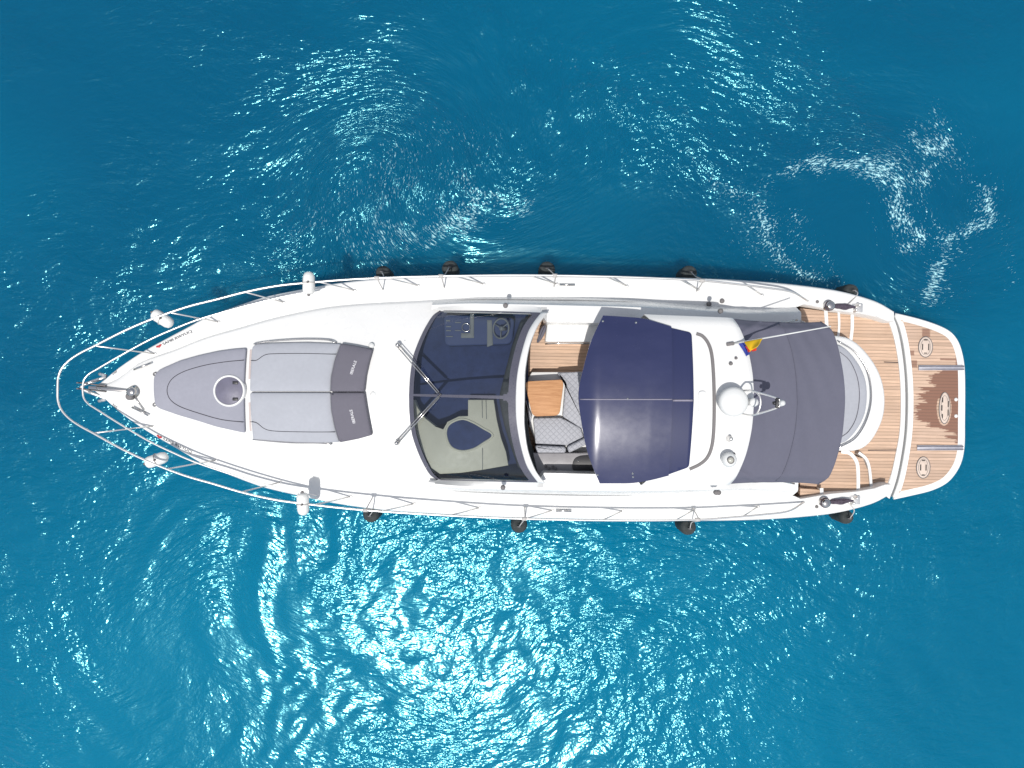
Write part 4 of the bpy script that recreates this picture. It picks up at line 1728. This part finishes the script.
cleat(145.5, 366.5, 0.38, 0.34)
cleat(143.5, 411, -0.45, 0.34)
cleat(568, 283.3, 0.0, 0.30)
cleat(564.5, 513, 0.0, 0.30)
# small deck hooks by the front cushion
for x, y in ((155.8, 374.2), (155.5, 404.7)):
    c = dz_at(x, y)
    bm = BM()
    add_tube(bm, [c + Vector((0.03 * math.cos(a), 0.03 * math.sin(a), 0.03)) for a in np.linspace(0.6, 5.6, 10)], 0.009, 6)
    obj('deck_hook', bm, M['seal'], yacht)
for x, y, r in ((374, 394, 0.055), (447.5, 498.8, 0.03), (404.5, 341, 0.018), (402, 445, 0.018)):
    c = dz_at(x, y, 2.2)
    bm = BM()
    add_lathe(bm, (c.x, c.y, c.z - 0.005), (0, 0, 1), [(0, r), (0.012, r * 0.95), (0.016, r * 0.6), (0.017, 0.001)], 14)
    obj('deck_filler', bm, M['dome'], yacht)

# ---- guard rails with stanchions, both sides in one tube round the bow
RT = [(57.6, 387), (58.2, 378), (61.5, 369), (69, 360.6), (80, 353.2), (94.7, 345.8), (124, 331), (153, 318.6), (186.5, 307), (216, 299.5), (245, 292), (278.6, 285.6), (313.7, 282.2), (357, 279), (420, 276.6), (517, 275.2), (618, 276.8), (696, 280.2), (735, 284), (765, 287.6), (792, 292), (808, 301)]
RZ = [2.74] * 7 + [2.72, 2.68, 2.64, 2.60, 2.56, 2.52, 2.48, 2.40, 2.28, 2.20, 2.12, 2.05, 1.98, 1.86, 1.50]
rail_s = spline([L(x, y, z) for (x, y), z in zip(RT, RZ)], 8)
rail_s[0].y = 0.0
rail_full = [Vector((p.x, -p.y, p.z)) for p in rail_s[:0:-1]] + rail_s
bm = BM()
add_tube(bm, rail_full, 0.019, 8)
rail = obj('guard_rail', bm, M['rail'], yacht)
RM = [(82.5, 388.5), (84, 380), (89, 374), (96.6, 369.4), (118, 356.9), (149, 340), (175, 328.5), (200, 319), (240, 307.3), (280, 297.5), (320, 290)]
RMZ = [2.34] * 5 + [2.33, 2.31, 2.29, 2.25, 2.21, 2.16]
mid_s = spline([L(x, y, z) for (x, y), z in zip(RM, RMZ)], 8)
mid_s[0].y = 0.0
bm = BM()
add_tube(bm, [Vector((p.x, -p.y, p.z)) for p in mid_s[:0:-1]] + mid_s, 0.016, 8)
obj('middle_rail', bm, M['rail'], rail)
STN = [((155.5, 353.8), 95), ((219, 322), 171), ((284, 302.3), 246), ((355, 290.5), 319), ((418.6, 285.6), 388), ((484, 284), 457), ((557, 284), 531), ((627, 286), 603), ((698, 289.3), 676), ((762, 295), 747)]
ru = np.array([p.x for p in rail_s])
for (bp, tx) in STN:
    b0 = L(bp[0], bp[1], zs_px(bp[0]) + 0.03)
    # top on the rail at that pixel column
    best = min(rail_s, key=lambda p: abs(512 + W(p).x * FPX / (CAM_H - p.z) - tx))
    for s in (1, -1):
        bb = Vector((b0.x, s * b0.y, deck_z(b0.x, b0.y) - 0.01))
        tt = Vector((best.x, s * best.y, best.z))
        bm = BM()
        add_tube(bm, [bb, bb.lerp(tt, 0.5), tt], 0.014, 8)
        add_lathe(bm, bb, (0, 0, 1), [(0, 0.035), (0.02, 0.03), (0.025, 0.012)], 10)
        obj('stanchion', bm, M['rail'], rail)

# hand rails beside the sun cushions
for pts in ([(251, 343), (270, 340.3), (300, 338.6), (325, 339.3), (333, 342)], [(251, 440.5), (285, 443.5), (315, 443.8), (328, 444.8)]):
    bm = BM()
    q = [dz_at(x, y, 2.42) for x, y in pts]
    add_tube(bm, spline([q[0] + Vector((0, 0, -0.01))] + [p + Vector((0, 0, 0.07)) for p in q] + [q[-1] + Vector((0, 0, -0.01))], 5), 0.013, 8)
    obj('hand_rail', bm, M['steel'], yacht)
bm = BM()
c = dz_at(369.3, 345, 2.45)
add_lathe(bm, (c.x, c.y, c.z - 0.01), (0, 0, 1), [(0, 0.055), (0.05, 0.055), (0.07, 0.04), (0.071, 0.001)], 16)
obj('deck_filler', bm, M['dome'], yacht)


# ---- lettering
def text(body, size, center, ang, mat_, parent, zf=None, name='lettering', flip=False, sx=1.0):
    cu = bpy.data.curves.new('txt', 'FONT')
    cu.body = body
    cu.size = size
    cu.align_x = 'CENTER'
    cu.align_y = 'CENTER'
    o = bpy.data.objects.new('txt', cu)
    COL.objects.link(o)
    dg = bpy.context.evaluated_depsgraph_get()
    me = bpy.data.meshes.new_from_object(o.evaluated_get(dg))
    bpy.data.objects.remove(o)
    me.name = name
    ca, sa = math.cos(ang), math.sin(ang)
    for v in me.vertices:
        x, y = v.co.x * sx, v.co.y
        p = Vector((center[0] + ca * x - sa * y, center[1] + sa * x + ca * y, 0))
        p.z = (zf(p.x, p.y) if zf else center[2])
        v.co = p
    return link(name, me, mat_, parent, smooth=False)


ztx = lambda u, v: deck_z(u, v) + 0.014
for s in (1, -1):
    a, b = dz_at(161, 345.6 if s > 0 else 437.5, 1.95), dz_at(193, 330.6 if s > 0 else 453.0, 1.95)
    ang = math.atan2(b.y - a.y, b.x - a.x)
    d = Vector((math.cos(ang), math.sin(ang), 0))
    text('SAMB RWYUCJ', 0.072, a.lerp(b, 0.52), ang, M['ink'], yacht, ztx, sx=1.25)
    # red heart emblem ahead of it
    hc = a - d * 0.03
    bm = BM()
    hp = []
    for t in np.linspace(0, 2 * math.pi, 28, endpoint=False):
        hx, hy = 16 * math.sin(t) ** 3 / 17, (13 * math.cos(t) - 5 * math.cos(2 * t) - 2 * math.cos(3 * t) - math.cos(4 * t)) / 17
        q = hc + d * hx * 0.062 + Vector((-d.y, d.x, 0)) * hy * 0.036
        hp.append(bm.verts.new((q.x, q.y, ztx(q.x, q.y))))
    bm.faces.new(hp)
    obj('emblem', bm, M['red'], yacht, smooth=False)
    a, b = dz_at(112.5, 375.2 if s > 0 else 404, 1.95), dz_at(119, 370.4 if s > 0 else 408.8, 1.95)
    text('350', 0.075, a.lerp(b, 0.5), math.atan2(b.y - a.y, b.x - a.x), M['ink'], yacht, ztx)
for x, y in ((353.5, 282.0), (370, 507.5)):
    p = dz_at(x, y, 1.8)

# ---- cushions on the foredeck
lay_z = lambda h: (lambda u, v: deck_z(u, v) + h)
fz = 2.24
ft = thing('front_sun_cushion', 'mid grey pointed sun cushion on the bow around the round hatch', 'cushion', dz_at(190, 391, fz))
fo = [(152.5, 392), (152.3, 378), (153.8, 373.5), (157.5, 369.3), (176.7, 360.8), (196, 355.3), (215.8, 351), (232, 348.8), (245.5, 347.8), (245, 390), (244.5, 433.2), (232, 430.5), (215, 426.8), (196, 420.8), (176, 415), (157.5, 408.6), (153.5, 405)]
fpts = LP(fo, fz)
bm = slab(round_poly(fpts, 0.05, 3), lay_z(0.075), 0.10, 0.03, crown=0.02, dens=0.05)
pad = obj('cushion_pad', bm, M['padfront'], ft)
# drape the top along the cambered deck: seam of the centre panel
bm = BM()
sm = spline(LP([(244.5, 360.2), (225, 362), (204, 365.5), (184, 371.5), (172, 379), (167.3, 389), (170, 399), (180, 406.5), (200, 413.5), (222, 419.5), (244, 422)], fz), 6)
add_tube(bm, [Vector((p.x, p.y, deck_z(p.x, p.y) + 0.095)) for p in sm], 0.007, 5)
obj('seam', bm, M['seam'], ft)
# round hatch standing proud through the cushion
c = dz_at(228.3, 390.8, 2.36)
bm = BM()
rr = 0.285
prof = [(0, rr + 0.015), (0.115, rr + 0.012), (0.14, rr), (0.142, rr - 0.02), (0.13, rr - 0.03), (0.1, rr - 0.032)]
rows = [[Vector((c.x + r * math.cos(a), c.y + r * math.sin(a), c.z - 0.02 + h)) for a in np.linspace(0, 6.2832, 48, endpoint=False)] for h, r in prof]
add_grid(bm, rows, close_v=True)
dh = obj('deck_hatch', bm, M['gel'], yacht)
bm = BM()
add_lathe(bm, (c.x, c.y, c.z + 0.06), (0, 0, 1), [(0, rr - 0.031), (0.04, rr - 0.031), (0.045, rr - 0.04), (0.05, 0.001)], 48)
obj('tinted_glass', bm, worn(mat('smoked_hatch_glass', (0.13, 0.125, 0.17), 0.2), (0.15, 0.145, 0.2), 0.2, 6, (0.45, 0.55)), dh)
bm = BM()
for x, y in ((233, 382.8), (233, 399.3)):
    p = L(x, y, 2.45)
    add_box(bm, (p.x, p.y, c.z + 0.115), (0.10, 0.055, 0.02), 0, 0.006)
objs('hinge', bm, M['dark'], dh)
# coral strip of deck lining between the two cushion groups
for (y0, y1) in ((349, 379), (402.5, 432)):
    a, b = L(247.3, y0, 2.35), L(247.2, y1, 2.35)
    bm = BM()
    pts = [a.lerp(b, k / 10) for k in range(11)]
    add_grid(bm, [[Vector((p.x - 0.018, p.y, deck_z(p.x, p.y) + 0.006)), Vector((p.x + 0.018, p.y, deck_z(p.x, p.y) + 0.006))] for p in pts])
    obj('deck_lining', bm, mat('pale_lining', (0.5, 0.43, 0.41), 0.7), yacht)

LZ = 2.34
starb = dict(body=[(249.8, 347), (253, 343.6), (270, 342.6), (305, 342), (340, 343.4), (334.5, 360), (331.3, 377), (330.9, 391.4), (249.2, 391.4)],
             head=[(340, 343.0), (356, 345.6), (372.3, 349.2), (368.8, 363), (366, 377), (364.6, 391.6), (330.7, 391.6), (331.2, 377), (334.2, 360)],
             seam=[(250, 360.5), (256, 360), (264, 354.8), (275, 353.6), (305, 353.4), (336, 354.2)], text='IBERALE', tpos=(353.3, 367.5), tang=math.radians(74))
portc = dict(body=[(249.2, 392.6), (330.9, 392.6), (331.6, 410), (334.5, 427), (338.5, 442.4), (320, 443.3), (295, 443), (270, 441.5), (250.5, 440)],
             head=[(330.7, 392.4), (364.6, 392.4), (366.5, 405), (369.3, 422), (371.5, 435.2), (358, 439), (338.7, 442.8), (334.3, 427), (331.4, 410)],
             seam=[(249.5, 421.8), (256, 423), (264, 429), (275, 431.3), (305, 432), (335, 432)], text='IBERALE', tpos=(352.5, 416.5), tang=math.radians(104))
for d, lab in ((starb, 'light grey sun mattress with dark headrest at the upper side of the foredeck'), (portc, 'light grey sun mattress with dark headrest at the lower side of the foredeck')):
    cx = sum(p[0] for p in d['body']) / len(d['body'])
    cy = sum(p[1] for p in d['body']) / len(d['body'])
    t = thing('sun_mattress', lab, 'cushion', dz_at(cx, cy, 2.35), 'sun mattresses on the foredeck')
    bm = slab(round_poly(LP(d['body'], LZ), 0.035, 3), lay_z(0.085), 0.11, 0.03, crown=0.022, dens=0.05)
    obj('mattress', bm, M['pad'], t)
    bm = BM()
    add_tube(bm, [Vector((p.x, p.y, deck_z(p.x, p.y) + 0.107)) for p in spline(LP(d['seam'], LZ), 5)], 0.006, 5)
    obj('seam', bm, M['seam'], t)
    bm = slab(round_poly(LP(d['head'], LZ + 0.05), 0.03, 3), lay_z(0.15), 0.17, 0.04, crown=0.02, dens=0.05)
    hd = obj('headrest', bm, M['paddark'], t)
    tc = L(*d['tpos'], LZ + 0.12)
    text(d['text'], 0.074, tc, d['tang'], M['thread'], hd, lambda u, v: deck_z(u, v) + 0.180)

# ---- fenders
def white_fender(px, py, ang, lab):
    zt_ = 2.40 if px < 200 else 2.52
    c = L(px, py, zt_)
    t = thing('fender', lab, 'fender', c, 'white fenders lashed to the bow rail')
    d = Vector((math.cos(ang), math.sin(ang), -0.12)).normalized()
    bm = BM()
    L2 = 0.21
    prof = [(-L2, 0.02), (-L2 + 0.01, 0.07), (-L2 + 0.035, 0.098), (-L2 + 0.08, 0.11), (L2 - 0.10, 0.108), (L2 - 0.04, 0.088), (L2 - 0.01, 0.05), (L2, 0.015)]
    add_lathe(bm, c, d, prof, 22)
    obj('fender_body', bm, M['fender'], t)
    bm = BM()
    add_lathe(bm, c, d, [(-L2 - 0.03, 0.022), (-L2 + 0.01, 0.03), (-L2 + 0.012, 0.002)], 10)
    add_tube(bm, [c + Vector((0, 0, 0.112)), c + Vector((0.02, 0.01, 0.13))], 0.02, 8)
    objs('fender_eye', bm, M['seal'], t)
    bm = BM()
    add_tube(bm, [c + Vector((-d.y * math.cos(a) * 0.118, d.x * math.cos(a) * 0.118, math.sin(a) * 0.118)) for a in np.linspace(0, 6.2832, 20, endpoint=False)], 0.009, 6, closed=True)
    obj('lashing', bm, M['whiterope'], t)


white_fender(308.8, 283, math.radians(92), 'white fender on the upper rail nearest the sun mattresses')
white_fender(162.6, 319, math.radians(-32), 'white fender on the upper rail near the bow tip')
white_fender(156.8, 459.8, math.radians(20), 'white fender on the lower rail near the bow tip')
white_fender(303, 504, math.radians(-88), 'white fender on the lower rail below the sun mattresses')


def black_fender(px, py, r, rail_px, lab, zt_=1.15, ln=0.75):
    c = L(px, py, zt_ - 0.1)
    c.z = zt_
    side = 1 if c.y > 0 else -1
    # keep it just outside the topsides
    c.y = side * max(abs(c.y), hb(c.x) * 0.965 + r)
    t = thing('fender', lab, 'fender', (c.x, c.y, zt_ - ln), 'black fenders hanging along the hull')
    bm = BM()
    add_lathe(bm, (c.x, c.y, zt_ - ln), (0, 0, 1), [(0, 0.03), (0.02, r * 0.6), (0.07, r * 0.92), (0.14, r), (ln - 0.14, r), (ln - 0.06, r * 0.9), (ln - 0.015, r * 0.6), (ln, r * 0.28), (ln + 0.05, r * 0.24), (ln + 0.055, 0.002)], 24)
    obj('fender_body', bm, M['black'], t)
    bm = BM()
    add_tube(bm, [Vector((c.x + 0.03 * math.cos(a), c.y, zt_ + 0.07 + 0.035 * math.sin(a))) for a in np.linspace(0, 6.28, 12, endpoint=False)], 0.012, 6, closed=True)
    objs('fender_eye', bm, M['seal'], t)
    rp_ = L(*rail_px, 1.9)
    near = min(rail_full, key=lambda p: (p.x - rp_.x) ** 2 + (p.y - rp_.y) ** 2)
    top = near if near.x < U(790) else Vector((rp_.x, rp_.y, deck_z(rp_.x, rp_.y) + 0.06))
    bm = BM()
    if near.x < U(790):
        inn = Vector((near.x, near.y - side * 0.14, zs(near.x) + 0.06))
        add_tube(bm, spline([Vector((c.x, c.y, zt_ + 0.08)), Vector((near.x, side * (hb(near.x) + 0.035), zs(near.x))), near + Vector((0, 0, 0.02)), inn], 4), 0.011, 6)
        add_lathe(bm, near + Vector((-0.03, 0, 0)), (1, 0, 0), [(-0.03, 0.035), (0.06, 0.035)], 10)
    else:
        add_tube(bm, spline([Vector((c.x, c.y, zt_ + 0.08)), Vector((c.x, side * (hb(c.x) + 0.03), zs(c.x))), top], 4), 0.011, 6)
    obj('rope', bm, M['whiterope'], t)


black_fender(383, 273, 0.15, (383, 279), 'black fender on the upper side nearest the bow, half hidden by the rail')
black_fender(450, 268.5, 0.165, (449, 278), 'black fender on the upper side beside the windscreen front')
black_fender(547, 269.5, 0.165, (551, 278), 'black fender on the upper side beside the cockpit table')
black_fender(689, 273.5, 0.165, (698, 281), 'black fender on the upper side beside the rear roof edge')
black_fender(850.5, 291.5, 0.155, (858, 303), 'black fender on the upper side by the stern steps', 1.05)
black_fender(371, 514.5, 0.165, (369, 507), 'black fender on the lower side nearest the bow')
black_fender(519, 525, 0.165, (521, 515), 'black fender on the lower side beside the windscreen')
black_fender(688, 527, 0.165, (695, 518), 'black fender on the lower side beside the roof')
black_fender(846, 517, 0.145, (858, 505), 'black fender on the lower side by the stern steps', 1.0)

# ---- stern mooring gear
def mooring(s, y0, lab):
    sy = 1 if s > 0 else -1
    x0 = 829 if s > 0 else 824.5
    yy = 305.8 if s > 0 else 502.5
    c = L(x0, yy, 1.5)
    c.z = deck_z(c.x, c.y)
    bm = BM()
    add_lathe(bm, (c.x, c.y, c.z - 0.01), (0, 0, 1), [(0, 0.10), (0.03, 0.095), (0.05, 0.065), (0.12, 0.06), (0.15, 0.085), (0.17, 0.08), (0.18, 0.04), (0.182, 0.001)], 20)
    obj('mooring_winch', bm, M['steel'], yacht)
    f = L(857.5 if s > 0 else 855, 307.5 if s > 0 else 500.5, 1.4)
    f.z = deck_z(f.x, f.y)
    bm = BM()
    for d in (-0.05, 0.05):
        add_lathe(bm, (f.x + d * 0.6, f.y + d, f.z - 0.01), (0, 0, 1), [(0, 0.05), (0.03, 0.045), (0.05, 0.03), (0.12, 0.032), (0.14, 0.02), (0.141, 0.001)], 14)
    add_box(bm, (f.x, f.y, f.z + 0.008), (0.26, 0.17, 0.02), 0, 0.006)
    obj('fairlead', bm, M['rail'], yacht)
    g = L(818 if s > 0 else 817.5, 301.5 if s > 0 else 507, 1.5)
    bm = BM()
    add_lathe(bm, (g.x, g.y, deck_z(g.x, g.y) - 0.005), (0, 0, 1), [(0, 0.035), (0.02, 0.03), (0.022, 0.001)], 12)
    obj('deck_filler', bm, M['seal'], yacht)
    mid = L(844 if s > 0 else 840, 307 if s > 0 else 501.5, 1.5)
    mz = deck_z(mid.x, min(abs(mid.y), hb(mid.x) - 0.1))
    t = thing('mooring_rope', lab, 'rope', (mid.x, mid.y, mz), 'mooring ropes on the stern gunwales')
    bm = BM()
    a, b = Vector((c.x + 0.05, c.y, c.z + 0.08)), Vector((f.x - 0.06, f.y, f.z + 0.07))
    random.seed(5)
    for k in range(9):
        off = (k - 4) * 0.009
        pts = []
        for i in range(9):
            q = a.lerp(b, i / 8)
            wv = math.sin(math.pi * i / 8)
            pts.append(Vector((q.x + random.uniform(-.006, .006), q.y + off * wv * 1.2 + random.uniform(-.008, .008), mz + 0.045 + 0.03 * wv * (1 - abs(k - 4) / 5) + random.uniform(0, .015))))
        add_tube(bm, spline(pts, 3), 0.014, 6)
    obj('rope_hank', bm, M['rope'], t)
    bm = BM()
    for rr_ in (0.075, 0.088):
        add_tube(bm, [Vector((c.x + rr_ * math.cos(q), c.y + rr_ * math.sin(q), c.z + 0.07 + 0.03 * (rr_ > .08))) for q in np.linspace(0, 6.283, 20, endpoint=False)], 0.013, 6, closed=True)
    obj('winch_turn', bm, M['rope'], t)


mooring(1, 306, 'dark mooring rope stretched from winch on the upper stern gunwale')
mooring(-1, 502, 'dark mooring rope stretched from winch on the lower stern gunwale')

# ---- flag on its raked staff
fb = on_top(734, 343.5, 0.0)
tipp = L(831, 326.3, 3.95)
fl = thing('flag', 'small yellow, blue and red flag hanging from a white staff over the grey canopy', 'flag', fb)
bm = BM()
add_tube(bm, [fb + Vector((0, 0, 0.0)), tipp], 0.016, 8, r2=0.010)
obj('staff', bm, M['dome'], fl)
bm = BM()
add_box(bm, fb + Vector((-0.05, -0.005, 0.02)), (0.13, 0.06, 0.06), 0.17, 0.012)
obj('staff_socket', bm, M['seal'], fl)
sdir = (tipp - fb)


def on_staff(px):
    f = (px - 734) / (831 - 734)
    return fb + sdir * f


def cloth_bits(corners, m, lift):
    """cloth gathered below the staff: a rippled sheet between staff points and hanging points"""
    bm = BM()
    tl_, tr_, br_, bl_ = corners
    rows = []
    for i in range(9):
        a = i / 8
        r = []
        for j in range(9):
            b = j / 8
            p = tl_.lerp(tr_, b).lerp(bl_.lerp(br_, b), a)
            r.append(p + Vector((0, 0, 0.05 * math.sin(6 * b + 3 * a) * a + lift)))
        rows.append(r)
    add_sheet(bm, rows, 0.004)
    obj('flag_cloth', bm, m, fl)


zc = lambda px, py, dz: L(px, py, 3.35 + dz)
cloth_bits((on_staff(739.5), on_staff(750), zc(749.5, 353.5, 0.06), zc(746.5, 357, -0.05)), M['flagb'], 0.0)
cloth_bits((on_staff(745), on_staff(764), zc(757.2, 346.2, 0.22), zc(749.2, 352.2, 0.16)), M['flagy'], 0.03)
cloth_bits((zc(744.4, 346, 0.2), zc(746, 347, 0.2), zc(749.6, 352, 0.12), zc(747.5, 352.4, 0.1)), M['flagr'], 0.04)
cloth_bits((zc(751, 350.4, 0.15), zc(756, 347.4, 0.15), zc(755.5, 350.6, 0.05), zc(751.5, 352, 0.05)), M['flagr'], 0.02)
